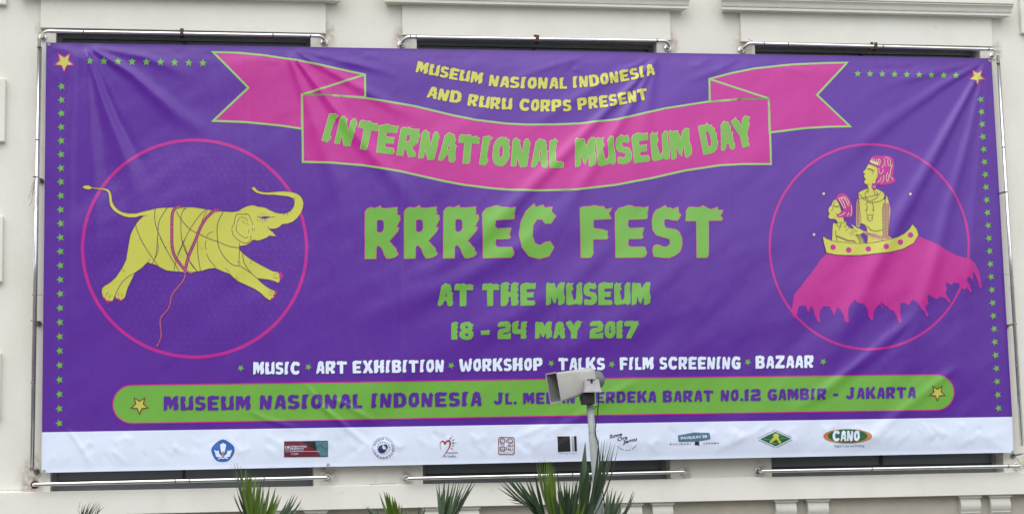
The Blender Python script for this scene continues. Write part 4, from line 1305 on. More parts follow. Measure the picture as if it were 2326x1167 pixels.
for tr, pts, wd in ((W1, [(240, 290), (245, 350), (215, 385)], 1.1), (W1, [(280, 200), (250, 290)], .9), (W1, [(320, 590), (320, 645), (380, 665), (388, 600), (350, 720)], 1.0), (W1, [(325, 585), (450, 590), (440, 520)], .9), (W1, [(480, 610), (470, 665), (435, 665)], .9), (W1, [(515, 650), (515, 700), (465, 735)], .9), (W1, [(290, 720), (298, 800), (320, 915)], 1.1), (W1, [(295, 815), (400, 860), (510, 905), (630, 915), (635, 950)], 2.2), (W1, [(650, 790), (740, 940)], 1.8), (W1, [(680, 790), (790, 935)], 1.8), (W1, [(260, 292), (300, 308), (350, 300)], 1.8),
                    (W3, [(195, 205), (440, 155), (520, 120)], 1.1), (W3, [(200, 130), (260, 200), (360, 262), (480, 250), (560, 215)], 1.1), (W3, [(330, 70), (285, 130), (300, 190), (360, 240), (450, 200), (485, 150)], 1.1), (W3, [(330, 240), (300, 290), (328, 320), (312, 360)], 1.2), (W3, [(390, 240), (412, 320), (415, 380)], 1.2), (W3, [(298, 385), (320, 360)], 2.4), (W3, [(405, 365), (418, 388)], 2.4), (W3, [(315, 410), (320, 450), (355, 440), (405, 450), (412, 420)], 1.2), (W3, [(318, 460), (330, 515), (360, 530), (395, 510), (402, 455)], 1.3), (W3, [(340, 480), (350, 490)], 1.1), (W3, [(375, 480), (385, 490)], 1.1), (W3, [(310, 600), (380, 665), (450, 682), (550, 660)], 1.2), (W3, [(60, 715), (110, 670), (160, 655)], .9), (W3, [(80, 735), (130, 690), (180, 680)], .9), (W3, [(420, 80), (440, 165)], 1.0), (W3, [(450, 95), (485, 150)], .9),
                    (W2, [(360, 395), (430, 400), (500, 440)], 2.0), (W2, [(460, 455), (470, 500)], .9), (W2, [(430, 450), (420, 470)], .8), (W2, [(290, 490), (320, 495)], .9), (W2, [(375, 780), (375, 870), (350, 880)], 1.0), (W2, [(360, 705), (410, 705)], .8)):
    dl.stroke(T(*tr, pts), wd)
tag(dl.build('drawn_lines', 'line', banner, 6), kind='stuff')
cb = Print().fill(band).build('printed_crown', 'yellow', banner, 5)
for x, y in ((1891.8, 561.5), (1927.2, 567.6), (1971.7, 565.4), (2012.5, 559.6), (2044.6, 549.9), (2067.6, 533.8)):
    Print().disc(x, y, 6.3, 14).build('crown_spot', 'magenta', cb, 6)
Print().stroke(band, 1.0, True).build('drawn_outline', 'line', cb, 6)
Print().stroke(tall, 0.8, True).stroke(small, 0.8, True).build('drawn_outline', 'line', banner, 4)
for x, y in ((1870.8, 440), (2067.7, 440.8), (1849, 532.6)):
    Print().disc(x, y, 3.0, 10).build('yellow_dot', 'cream', banner, 2)

# ------------------------------------------------------------------ sponsor marks on the white strip
def text_print(pr, s, x, y, wpx, hpx, ang=0.0, shear=0.0, bold=0.0, spacing=1.0):
    """built-in font, its box's lower left at x,y, fitted to wpx by hpx"""
    cu = bpy.data.curves.new('t', 'FONT')
    cu.body = s
    cu.offset = bold
    cu.space_character = spacing
    cu.resolution_u = 3
    ob = bpy.data.objects.new('t', cu)
    C.objects.link(ob)
    dg = bpy.context.evaluated_depsgraph_get()
    me = bpy.data.meshes.new_from_object(ob.evaluated_get(dg))
    v = np.array([tuple(q.co)[:2] for q in me.vertices])
    fs = [tuple(p.vertices) for p in me.polygons]
    bpy.data.objects.remove(ob)
    bpy.data.curves.remove(cu)
    bpy.data.meshes.remove(me)
    if len(v) == 0:
        return
    mn, mx = v.min(0), v.max(0)
    v = (v-mn)/(mx-mn)*[wpx, hpx]
    v[:, 0] += v[:, 1]*shear
    c, s_ = math.cos(ang), math.sin(ang)
    X = x+v[:, 0]*c+v[:, 1]*s_
    Y = y+v[:, 0]*s_-v[:, 1]*c
    pr.add(px2xz(np.stack([X, Y], 1)), fs)


SL = 2
L1 = ((470, 980), 8.02); L2 = ((830, 970), 10.11); L3 = ((1110, 970), 10.57); L4 = ((1360, 960), 7.753); L5 = ((1700, 960), 7.753)
TR_ = 1026/1.0
o = Print().fill(smooth_path(T(*L1, [(295, 135), (420, 200), (497, 280), (490, 400), (400, 520), (295, 545), (170, 520), (95, 400), (88, 290), (180, 190)]), 3, True)).build('sponsor_emblem', 'blue', banner, SL)
o['label'] = 'blue five sided emblem with white wings'
wg = Print()
wl = [(130, 325), (170, 345), (215, 340), (225, 400), (290, 450), (240, 460), (170, 455), (150, 390)]
wg.fill(T(*L1, wl)).fill(T(*L1, [(588-x, y) for x, y in wl])).fill(T(*L1, [(240, 232), (293, 200), (350, 232), (330, 340), (300, 430), (285, 430), (255, 340)])).stroke(T(*L1, [(205, 492), (250, 472), (290, 482), (340, 468), (380, 490)]), 2.6)
wg.build('white_wings', 'white', o, SL+1)
Print().fill(T(*L1, [(295, 345), (320, 390), (295, 430), (270, 390)])).build('flame', 'orange', o, SL+2)
o = Print().fill(T(*L1, [(1410, 176), (2198, 165), (2200, 448), (1410, 457)])).build('sponsor_panel', 'maroon', banner, SL)
o['label'] = 'maroon and teal oblong sponsor panel'
Print().fill(T(*L1, [(1970, 178), (2192, 175), (2193, 440), (2070, 440), (2000, 330)])).build('teal_corner', 'teal', o, SL+1)
Print().fill(T(*L1, [(1750, 180), (1969, 178), (1998, 328), (1980, 330)])).stroke(T(*L1, [(1410, 176), (2198, 165), (2200, 448), (1410, 457)]), 1.0, True).stroke(T(*L1, [(1990, 300), (2120, 190)]), .8).stroke(T(*L1, [(2060, 240), (2190, 330)]), 1.2).build('dark_stripes', 'black', o, SL+2)  # black print: dark stripe, border and thin lines of the panel
pr = Print()
text_print(pr, '18', *T(*L1, [(1430, 302)])[0], 9.2, 5.6, bold=.02)
text_print(pr, 'MAY', *T(*L1, [(1430, 335)])[0], 9, 2.6)
text_print(pr, '2017', *T(*L1, [(1430, 370)])[0], 9, 2.6)
text_print(pr, 'INTERNATIONAL', *T(*L1, [(1538, 282)])[0], 35, 3.6, bold=.02)
text_print(pr, 'MUSEUM DAY', *T(*L1, [(1538, 320)])[0], 29, 3.6, bold=.02)
text_print(pr, 'ICOM', *T(*L1, [(1540, 420)])[0], 15, 4)
pr.stroke(T(*L1, [(1520, 255), (1520, 375)]), .8).stroke(T(*L1, [(1540, 345), (1760, 343)]), .7).stroke(T(*L1, [(1540, 358), (2050, 355)]), .7)
pr.build('small_lettering', 'white', o, SL+3)
# round seal
o = Print().stroke(T(*L2, ell(415, 472, 250, 250, 40)), .7, True).build('round_seal', 'greyprint', banner, SL)
pr = Print()
c0 = T(*L2, [(415, 472)])[0]
for txt, a0, a1, rr in (('MUSEUM NASIONAL', 195, 375, 19.3), ('INDONESIA', 168, 12, 23.6)):
    arc = [(c0[0]+rr*math.cos(math.radians(a0+(a1-a0)*i/30)), c0[1]+rr*math.sin(math.radians(a0+(a1-a0)*i/30))) for i in range(31)]
    run(pr, txt, arc, 3.6, gap=40)
tag(pr.build('seal_lettering', 'greyprint', o, SL+1), kind='stuff')
pr = Print()
out = []
for i in range(60):
    a = 2*math.pi*i/60
    r_ = 10.8+(1.5 if i % 3 == 0 else -0.6)
    out.append((c0[0]-3.2+r_*0.86*math.cos(a), c0[1]+2.4+r_*0.86*math.sin(a)))
hole = [(c0[0]+2.6+5.6*math.cos(2*math.pi*i/20), c0[1]-2.0+5.6*math.sin(2*math.pi*i/20)) for i in range(20)]
pr.fill(out, hole)
for i in range(16):
    a = math.radians(-190+i*22.5)
    pr.disc(c0[0]+13.6*math.cos(a), c0[1]+13.6*math.sin(a), 1.35-0.05*abs(i-3)*0.8, 6)
for i in range(9):
    a = math.radians(-100+i*24)
    pr.disc(c0[0]+3+6.0*math.cos(a), c0[1]-2+6.0*math.sin(a), 1.1, 6)
tag(pr.build('seal_dots', 'navy', o, SL+1), kind='stuff')
# heart
o = Print().stroke(smooth_path(T(*L2, [(1738, 515), (1715, 430), (1722, 350), (1770, 312), (1806, 335), (1822, 375), (1860, 325), (1915, 302), (1945, 340), (1935, 430), (1880, 530), (1800, 640), (1740, 690)]), 4), 3.6, taper=True).build('heart_mark', 'red', banner, SL)
for (x, y, x2, y2, mk) in ((1945, 255, 2005, 200, 'navy'), (2005, 290, 2065, 265, 'teal'), (2012, 355, 2095, 350, 'darkgreen'), (2005, 420, 2040, 420, 'palegreen'), (1972, 480, 2035, 528, 'orange')):
    p_ = T(*L2, [(x, y), (x2, y2)])
    Print().disc(p_[0][0], p_[0][1], 1.9, 8).stroke(p_, 0.9).build('heart_ray', mk, o, SL)
pr = Print()
text_print(pr, 'museum', *T(*L2, [(1862, 605)])[0], 25.5, 4.0)
text_print(pr, 'di hatiku', *T(*L2, [(1800, 685)])[0], 28, 5.6)
pr.build('small_lettering', 'navy', o, SL)
# stamp
rs = lambda x0, y0, x1, y1, r: [(x0+r, y0), (x1-r, y0), (x1, y0+r), (x1, y1-r), (x1-r, y1), (x0+r, y1), (x0, y1-r), (x0, y0+r)]
st = Print().stroke(T(*L3, rs(240, 240, 612, 648, 22)), 1.9, True)
for (x0, y0) in ((278, 272), (462, 272), (278, 462)):
    st.stroke(T(*L3, rs(x0, y0, x0+108, y0+100, 18)), 2.0, True)
    st.stroke(T(*L3, [(x0+32, y0+38), (x0+45, y0+38)]), 1.2).stroke(T(*L3, [(x0+65, y0+38), (x0+78, y0+38)]), 1.2).stroke(T(*L3, [(x0+35, y0+68), (x0+75, y0+68)]), 1.2)
st.stroke(T(*L3, [(285, 380), (300, 412), (388, 415)]), 1.6).stroke(T(*L3, [(462, 285), (425, 300), (425, 378)]), 1.6).stroke(T(*L3, [(388, 545), (425, 540), (425, 455)]), 1.6)
text_print(st, 'RU', *T(*L3, [(462, 470)])[0], 11.2, 6.0, bold=.02)
text_print(st, 'RU', *T(*L3, [(462, 562)])[0], 11.2, 6.0, bold=.02)
text_print(st, 'CORPS', *T(*L3, [(275, 620)])[0], 30, 2.8, spacing=1.9)
st.build('stamp_mark', 'maroon', banner, SL)['label'] = 'maroon square stamp with small faces'
# black block mark
bk = Print().fill(T(*L3, [(1650, 215), (1945, 210), (1965, 578), (1662, 588)])).fill(T(*L3, [(2045, 208), (2105, 208), (2120, 575), (2060, 575)])).stroke(T(*L3, [(1995, 208), (2015, 575)]), 0.9).stroke(T(*L3, [(2020, 208), (2038, 575)]), 0.7)
text_print(bk, 'ruangrupa', *T(*L3, [(1668, 645)])[0], 42, 3.4, spacing=1.7)
bk.build('black_block_mark', 'black', banner, SL)
# script mark
sm = Print()
for s_, x, y, wd, hh in (('Suwe', 190, 275, 29, 8.5), ('Ora', 325, 325, 24, 9), ('Jamu', 420, 390, 33, 11)):
    text_print(sm, s_, *T(*L4, [(x, y)])[0], wd, hh, ang=math.radians(-13), shear=0.3, bold=.03)
arc = [T(*L4, [(490+205*math.cos(math.radians(a)), 300+190*math.sin(math.radians(a)))])[0] for a in range(145, 20, -5)]
run(sm, 'JAMU DAN KOPI', arc, 2.8, gap=60)
sm.build('script_mark', 'navy', banner, SL)
# hexagon mark
o = Print().fill(smooth_path(T(*L4, [(1390, 222), (1400, 215), (1680, 165), (1940, 172), (1952, 182), (1968, 270), (1960, 285), (1765, 325), (1415, 332), (1402, 322)]), 1, True)).build('hexagon_mark', 'steelblue', banner, SL)
pr = Print()
text_print(pr, 'PAVILIUN 28', *T(*L4, [(1448, 292)])[0], 59, 6.2, ang=math.radians(-4.5), bold=.03)
pr.build('small_lettering', 'white', o, SL+1)
pr = Print()
text_print(pr, 'KULINARI', *T(*L4, [(1255, 388)])[0], 46.5, 4.0, spacing=1.7, ang=math.radians(-1), bold=.02)
text_print(pr, 'CINEMA', *T(*L4, [(1840, 374)])[0], 36, 4.0, spacing=1.7, ang=math.radians(-1), bold=.02)
pr.fill(T(*L4, [(1672, 378), (1695, 365), (1692, 330), (1755, 325), (1772, 345), (1765, 375), (1785, 392), (1720, 392)]))
tag(pr.build('small_lettering', 'black', o, SL), kind='stuff')
# diamond
o = Print().fill(T(*L5, [(205, 282), (475, 152), (750, 275), (480, 408)])).build('diamond_mark', 'darkgreen', banner, SL)
Print().fill(smooth_path(T(*L5, [(370, 320), (440, 250), (430, 215), (470, 185), (515, 190), (538, 225), (525, 260), (580, 340), (535, 362), (490, 285), (400, 355)]), 2, True)).build('yellow_tool', 'yellow', o, SL+1)
Print().stroke(T(*L5, [(265, 270), (300, 290), (370, 285)]), 1.0).stroke(T(*L5, [(570, 280), (620, 262), (690, 270)]), 1.0).stroke(T(*L5, [(430, 358), (495, 358)]), 1.4).build('pale_script', 'palegreen', o, SL+1)
ds = Print()
for (a, b, n) in (((185, 262), (462, 128), 10), ((500, 138), (750, 250), 10), ((760, 300), (505, 428), 11), ((190, 305), (455, 425), 11)):
    for i in range(n):
        t = i/(n-1)
        x, y = a[0]+(b[0]-a[0])*t, a[1]+(b[1]-a[1])*t
        ds.fill(T(*L5, [(x-7, y-9), (x+7, y-9), (x+7, y+9), (x-7, y+9)]))
ds.build('diamond_border', 'navy', o, SL)
# oval
cxo, cyo = T(*L5, [(1747, 232)])[0]
o = Print().fill(ell(cxo, cyo, 55.5, 16.6, 48)).build('oval_mark', 'orange', banner, SL)
Print().fill(ell(cxo, cyo-0.6, 44.8, 15.2, 40)).build('green_oval', 'darkgreen', o, SL+1)
pr = Print()
run(pr, 'CANO', [T(*L5, [(1478, 322)])[0], T(*L5, [(1960, 318)])[0]], 24.5, gap=5)
pr.build('oval_lettering', 'white', o, SL+3)
pr = Print()
text_print(pr, 'Digital Copy and Printing', *T(*L5, [(1512, 437)])[0], 68, 7.4, ang=math.radians(-0.6))
pr.build('small_lettering', 'steelblue', o, SL+1)

# ------------------------------------------------------------------ steel rails that hold the sheet
RY = -0.17


def bend(pts, r=0.06, k=5):
    """round the corners of a path"""
    p = [Vector(q) for q in pts]
    out = [p[0]]
    for i in range(1, len(p)-1):
        a, b, c = p[i-1], p[i], p[i+1]
        d0, d1 = (a-b).normalized(), (c-b).normalized()
        rr = min(r, (a-b).length*0.45, (c-b).length*0.45)
        s, e = b+d0*rr, b+d1*rr
        for j in range(k+1):
            t = j/k
            out.append(s*(1-t)**2+b*2*t*(1-t)+e*t*t)
    out.append(p[-1])
    return out


def rail(name, a, b, label, mat_key='steel', r=0.0235, clamps=(), joints=(), flange=True, group='steel rails around the banner', drop=0.0, rusty=False):
    t = thing(name, label, 'rail', group)
    A, B = P(*a, RY), P(*b, RY)
    d = (B-A).normalized()
    q = MB()
    da = Vector((0, 0, -drop))
    if drop:
        path = [Vector((A.x, -0.0, A.z-drop)), Vector((A.x, RY*0.6, A.z-drop)), A+d*0.05, B-d*0.05, Vector((B.x, RY*0.6, B.z-drop)), Vector((B.x, 0, B.z-drop))]
    else:
        path = [Vector((A.x, 0, A.z)), A, B, Vector((B.x, 0, B.z))]
    q.tube(bend(path, 0.045), r, 14)
    q.build('pipe', M[mat_key], t, True)
    for ei, e in enumerate((A+da, B+da)):
        q = MB()
        q.torus((e.x, -0.008, e.z), (0, 1, 0), 0.038, 0.011, 18, 8)
        q.tube([(e.x, -0.012, e.z), (e.x, 0.0, e.z)], 0.034, 16)
        q.build('flange', M['rust' if rusty and ei == 0 else 'steel'], t, True)
    for (s, px, py) in clamps:
        c = P(px, py, RY)
        q = MB()
        q.bbox(c.x-0.022, c.x+0.022, RY-0.032, RY-0.026, c.z-0.03, c.z+0.045, 0.002)
        q.bbox(c.x-0.026, c.x+0.026, RY-0.03, PANEL_Y, c.z-0.042, c.z-0.030, 0.002)
        q.bbox(c.x-0.020, c.x+0.020, PANEL_Y-0.006, PANEL_Y-0.0005, c.z-0.04, c.z+0.085, 0.002)
        q.tube([(c.x, PANEL_Y-0.014, c.z+0.062), (c.x, PANEL_Y, c.z+0.062)], 0.009, 8)
        q.build('clamp', M['rust'], t)
    for (px, py) in joints:
        c = P(px, py, RY)
        q = MB()
        q.tube([c-d*0.008, c+d*0.008], r*1.14, 14)
        q.build('joint_ring', M['dullsteel'], t, True)
    return t


rail('steel_rail', (94, 71.5), (738, 82.5), 'steel rail clamped under the lintel of the left window, above the banner', clamps=((0, 413, 75),), joints=((190, 73.2), (620, 80), (705, 81.5)), drop=0.035)
rail('steel_rail', (914, 84.5), (1523, 93.5), 'steel rail clamped under the lintel of the middle window, above the banner', clamps=((0, 1220, 89),), joints=((932, 84.5), (945, 84.7), (1492, 93)), drop=0.055)
rail('steel_rail', (1692, 98.5), (2266, 113), 'steel rail clamped under the lintel of the right window, above the banner', clamps=((0, 1988, 105.5),), joints=((1735, 99.5), (1790, 101), (2005, 106.3), (2245, 112.3)), drop=0.05)
rail('steel_rail', (76, 1099.5), (745, 1083.5), 'steel rail below the banner across the left window, rusty at its left end', joints=((398, 1091.5), (430, 1090.8), (600, 1087)), rusty=True)
rail('steel_rail', (926, 1086), (1557, 1070.5), 'steel rail below the banner across the middle window, behind the speaker pole', joints=((1300, 1077),))
rail('steel_rail', (1730, 1069), (2320, 1057.5), 'steel rail below the banner across the right window', joints=((1980, 1064), (2290, 1058.3)))


def upright(a, b, mids, label):
    t = thing('steel_upright', label, 'rail', 'steel rails around the banner')
    A, B = P(*a, RY), P(*b, RY)
    d = (B-A).normalized()
    q = MB(); q.tube([A, B], 0.021, 14)
    q.build('pipe', M['steel'], t, True)
    q = MB(); q.tube([A+Vector((0.027, 0.012, -0.1)), B+Vector((0.027, 0.012, 0.05))], 0.0065, 8)
    q.build('thin_rod', M['dullsteel'], t, True)
    for s in (0.02, 0.24, 0.60, 0.80):
        c = A+(B-A)*s
        q = MB(); q.tube([c-d*0.007, c+d*0.007], 0.0245, 14)
        q.build('joint_ring', M['dullsteel'], t, True)
    for (px, py, sd_) in mids:
        c = P(px, py, RY)
        q = MB()
        q.tube(bend([c, c+Vector((sd_*0.045, 0.03, -0.01)), c+Vector((sd_*0.055, 0.17, -0.02))], .03), 0.012, 10)
        q.torus(c+Vector((sd_*0.05, 0.155, -0.02)), (0, 1, 0), 0.028, 0.009, 14, 6)
        q.torus(c, (0, 0, 1), 0.026, 0.007, 14, 6)
        q.build('wall_bracket', M['dullsteel'], t, True)
    return t


upright((89, 88), (70.5, 1070), ((80.5, 402, 1), (75, 728, 1), (70.5, 1066, 1)), 'thin upright steel pipe beside the left edge of the banner')
upright((2266.5, 127), (2321, 1012), ((2283, 436, -1), (2305, 735, -1), (2321, 1030, -1)), 'thin upright steel pipe beside the right edge of the banner')

# wire ties between sheet and rails
TG = 'wire ties holding the banner edge'
for i, (a, b, lab) in enumerate((((112, 103), (98, 86), 'wire tie at the upper left corner of the banner'),
                                 ((2248, 139), (2262, 120), 'wire tie at the upper right corner of the banner'),
                                 ((100, 1068), (82, 1092), 'wire tie at the lower left corner of the banner'),
                                 ((2300, 1024), (2316, 1050), 'wire tie at the lower right corner of the banner'),
                                 ((102, 669), (72, 668), 'wire tie half way down the left edge of the banner'),
                                 ((2280, 623), (2300, 622), 'wire tie half way down the right edge of the banner'),
                                 ((745, 1054), (742, 1083), 'wire tie between the banner foot and the end of the left bottom rail'))):
    p0, p1 = P(*a, YB-0.07), P(*b, RY)
    q = MB(); q.tube([p0, (p0+p1)/2+Vector((0, 0.0, -0.006)), p1], 0.0026, 6)
    tag(q.build('wire_tie', M['cord']), lab, 'wire tie', TG)
# frayed wires twisted round the left upright
q = MB()
for k in range(5):
    r3 = random.Random(k+11)
    c = P(81, 402+k*9, RY-0.02)
    pts = [c+Vector((r3.uniform(-.03, .03), -0.01, 0.03))]
    for j in range(5):
        pts.append(pts[-1]+Vector((r3.uniform(-0.035, 0.02), r3.uniform(-.01, .01), -r3.uniform(0.02, 0.07))))
    q.tube(pts, 0.0026, 5)
tag(q.build('frayed_wire', M['cord']), 'loose frayed wires twisted round the upright pipe left of the banner', 'wire')

# ------------------------------------------------------------------ horn loudspeaker on its pole
PY = -3.2
sp = thing('horn_loudspeaker', 'grey rectangular horn loudspeaker pointing left on top of the pole', 'loudspeaker')
poleT = thing('speaker_pole', 'slender grey painted pole carrying the horn loudspeaker in front of the banner', 'pole')


def rrect(w, h, r, n=5):
    out = []
    for cx_, cy_, a0 in ((w/2-r, h/2-r, 0), (-w/2+r, h/2-r, 90), (-w/2+r, -h/2+r, 180), (w/2-r, -h/2+r, 270)):
        for i in range(n+1):
            a = math.radians(a0+90*i/n)
            out.append((cx_+r*math.cos(a), cy_+r*math.sin(a)))
    return out


mouth = P(1258, 880.5, PY)
throat = P(1342, 866, PY+0.09)
ax = (throat-mouth).normalized()
side = Vector((0, 0, 1)).cross(ax).normalized()      # horizontal across the horn
upv = ax.cross(side).normalized()
if upv.z < 0: upv = -upv; 
Lh = (throat-mouth).length
wallt = 0.008


def ring(t, w_, h_, r_, shift=0.0):
    c = mouth+ax*(Lh*t)+upv*shift
    return [c+side*a+upv*b for a, b in rrect(w_, h_, r_)]


secs = [(0.0, .30, .315, .02, 0), (.02, .296, .312, .02, 0), (.25, .28, .302, .03, .004), (.5, .265, .29, .04, .008), (.75, .25, .278, .05, .012), (.97, .24, .265, .06, .016), (1.04, .22, .245, .06, .016), (1.07, .16, .19, .06, .016)]
v, f_ = [], []
for s_ in secs:
    v += ring(*s_)
n = len(rrect(1, 1, .1))
for i in range(len(secs)-1):
    for k in range(n):
        f_.append((i*n+k, i*n+(k+1) % n, (i+1)*n+(k+1) % n, (i+1)*n+k))
f_.append(tuple((len(secs)-1)*n+k for k in range(n)))
m0 = len(v)
ins = [(0.0, .284, .299, .016, 0), (.25, .254, .279, .026, .004), (.5, .234, .259, .036, .01), (.85, .20, .22, .05, .016)]
for s_ in ins:
    v += ring(*s_)
for k in range(n):
    f_.append((k, m0+k, m0+(k+1) % n, (k+1) % n))
for i in range(len(ins)-1):
    for k in range(n):
        f_.append((m0+i*n+k, m0+(i+1)*n+k, m0+(i+1)*n+(k+1) % n, m0+i*n+(k+1) % n))
f_.append(tuple(m0+(len(ins)-1)*n+k for k in range(n)))
hb = link('horn', v, f_, M['horn'], sp, False)
hb.data.materials.append(M['hornin'])
for pl in hb.data.polygons:
    pl.material_index = 1 if min(pl.vertices) >= m0 else 0
    pl.use_smooth = len(pl.vertices) == 4
q = MB()
# flared lip round the mouth
lip = [(-0.012, .318, .333, .024, 0), (0.012, .304, .319, .022, 0), (.012, .296, .311, .02, 0), (-0.012, .290, .305, .02, 0)]
v = []
for s_ in lip: v += ring(*s_)
f_ = []
for i in range(4):
    for k in range(n):
        f_.append((i*n+k, i*n+(k+1) % n, ((i+1) % 4)*n+(k+1) % n, ((i+1) % 4)*n+k))
link('lip', v, f_, M['box'], sp)
# inner re-entrant cone
q = MB()
c0_ = mouth+ax*(Lh*.25)
q.tube([c0_, c0_+ax*0.05, throat], [0.03, 0.045, 0.06], 16)
q.build('inner_cone', M['hornin'], sp, True)
q = MB()
t0_ = throat+upv*0.008+ax*0.03
q.tube([t0_-ax*0.03, t0_+ax*0.02, t0_+ax*0.05, t0_+ax*0.085, t0_+ax*0.105, t0_+ax*0.115], [0.095, 0.10, 0.098, 0.09, 0.07, 0.02], 24)
q.torus(t0_+ax*0.03, ax, 0.098, 0.006, 24, 6)
q.build('driver', M['driver'], sp, True)
# junction box in front of the throat, on the street side
b0 = P(1344.5, 889.5, PY-0.13)
q = MB()
sy = 0.10
bw, bh = 0.165, 0.125
vt = [(-bw*.44, -sy/2, bh), (bw*.42, -sy/2, bh*1.05), (bw*.42, sy/2, bh*1.05), (-bw*.44, sy/2, bh), (-bw*.50, -sy/2-.006, 0.012), (bw*.52, -sy/2-.006, 0.012), (bw*.52, sy/2, 0.012), (-bw*.50, sy/2, 0.012),
      (-bw*.56, -sy/2-.014, 0.012), (bw*.58, -sy/2-.014, 0.012), (bw*.58, sy/2, 0.012), (-bw*.56, sy/2, 0.012), (-bw*.56, -sy/2-.014, -0.006), (bw*.58, -sy/2-.014, -0.006), (bw*.58, sy/2, -0.006), (-bw*.56, sy/2, -0.006)]
q.add([b0+Vector(a) for a in vt], [(0, 1, 2, 3), (0, 4, 5, 1), (1, 5, 6, 2), (2, 6, 7, 3), (3, 7, 4, 0), (4, 8, 9, 5), (5, 9, 10, 6), (6, 10, 11, 7), (7, 11, 8, 4), (8, 12, 13, 9), (9, 13, 14, 10), (10, 14, 15, 11), (11, 15, 12, 8), (12, 15, 14, 13)])
jb = q.build('junction_box', M['box'], sp)
q = MB(); c = b0+Vector((-0.012, -sy/2-0.004, bh-0.02)); q.bbox(c.x-0.012, c.x+0.012, c.y-.008, c.y+.004, c.z-.014, c.z+.03, .003)
q.bbox(c.x-0.05, c.x+0.04, c.y-.004, c.y+.006, c.z+.018, c.z+.026, .002)
q.build('latch', M['clamp'], jb)
# clamp that holds the horn to the pole
k0 = P(1336, 905, PY-0.06)
q = MB()
q.bbox(k0.x-0.066, k0.x+0.062, k0.y-0.05, k0.y+0.09, k0.z-0.062, k0.z+0.075, 0.006)
q.bbox(k0.x-0.085, k0.x-0.060, k0.y-0.02, k0.y+0.05, k0.z-0.01, k0.z+0.03, 0.004)
q.tube([(k0.x-0.10, k0.y-0.03, k0.z-0.022), (k0.x-0.06, k0.y-0.03, k0.z-0.022)], 0.006, 8)
q.tube([(k0.x+0.02, k0.y-0.06, k0.z-0.05), (k0.x+0.02, k0.y-0.045, k0.z-0.05)], 0.01, 8)
q.tube([(k0.x-0.02, k0.y-0.06, k0.z+0.05), (k0.x-0.02, k0.y-0.045, k0.z+0.05)], 0.008, 8)
q.bbox(k0.x-0.04, k0.x+0.04, k0.y-0.02, k0.y+0.10, k0.z+0.074, k0.z+0.13, 0.004)
q.build('pole_clamp', M['clamp'], sp)
ptop, pbot = P(1338, 900, PY), P(1362, 1167, PY)
dd = (pbot-ptop)
foot = ptop+dd*((ptop.z-0.0)/(-dd.z))
q = MB()
q.tube([ptop, ptop+dd*0.30, ptop+dd*0.31, foot], [0.036, 0.038, 0.042, 0.056], 20)
q.build('shaft', M['pole'], poleT, True)
q = MB(); q.tube([foot+Vector((0, 0, .015)), foot], 0.16, 20); q.tube([foot+Vector((0, 0, .04)), foot], 0.075, 20)
q.build('base_plate', M['pole'], poleT)
q = MB()
for s_, (px, py) in ((0, (1358, 979)), ):
    c = ptop+dd*0.30
    q.torus(c, dd, 0.041, 0.004, 18, 6)
    q.tube([c, c+Vector((0.075, -0.03, 0.012))], 0.0025, 6)
q.build('zip_tie', M['box'], poleT, True)
cab = [P(x, y, PY-0.06) for x, y in ((1352, 890), (1359, 892), (1360, 905), (1359, 920), (1357, 940), (1354, 960), (1352, 975), (1353, 988), (1357, 1000), (1360, 1020), (1362, 1045), (1364, 1075), (1367, 1100), (1371, 1130), (1376, 1165), (1380, 1200), (1382, 1260), (1384, 1330))]
q = MB(); q.tube([Vector(p) for p in smooth_path([tuple(c) for c in cab], 4)], 0.0065, 8)
lp = [P(1358+x, 921+y, PY-0.065) for x, y in ((0, 0), (-6, 2), (-12, 1), (-13, 5), (-8, 7), (-5, 3))]
q.tube([Vector(p) for p in smooth_path([tuple(c) for c in lp], 3)], 0.0045, 6)
q.v = q.v
tag(q.build('black_cable', M['cable'], None, True), 'black cable running down the pole from the horn loudspeaker', 'cable')

# ------------------------------------------------------------------ palms in front of the ledge
def leaflet(hub, tip, wid, matk, parent, curve=0.0, yoff=0.0, seed=0, blunt=False):
    """one folded palm segment from hub to tip (world points)"""
    r_ = random.Random(seed)
    hub, tip = Vector(hub), Vector(tip)
    d = tip-hub
    L_ = d.length
    t = d.normalized()
    sd_ = t.cross(Vector((0, -1, 0)))
    sd_.normalize()
    out = sd_.cross(t).normalized()
    n = 9
    v = []
    for i in range(n+1):
        s = i/n
        c = hub+d*s+sd_*(curve*L_*math.sin(s*math.pi))+Vector((0, 0, -0.05*L_*max(0, s-0.75)**2*4))
        c += out*(0.02*math.sin(s*3+seed))
        w_ = wid*(0.35+0.65*min(1, s/0.45))*(1.0 if s < 0.55 else max(0.06, 1-((s-0.55)/0.45)**1.4))
        if blunt and i == n:
            w_ = wid*0.35
        tw = r_.uniform(-0.15, 0.15)
        v += [c-sd_*w_*(0.5)+out*w_*0.24*(1+tw), c, c+sd_*w_*0.5+out*w_*0.24]
    f = []
    for i in range(n):
        a = i*3
        f += [(a, a+1, a+4, a+3), (a+1, a+2, a+5, a+4)]
    me_o = link('leaflet', v, f, M[matk], parent, True)
    return me_o


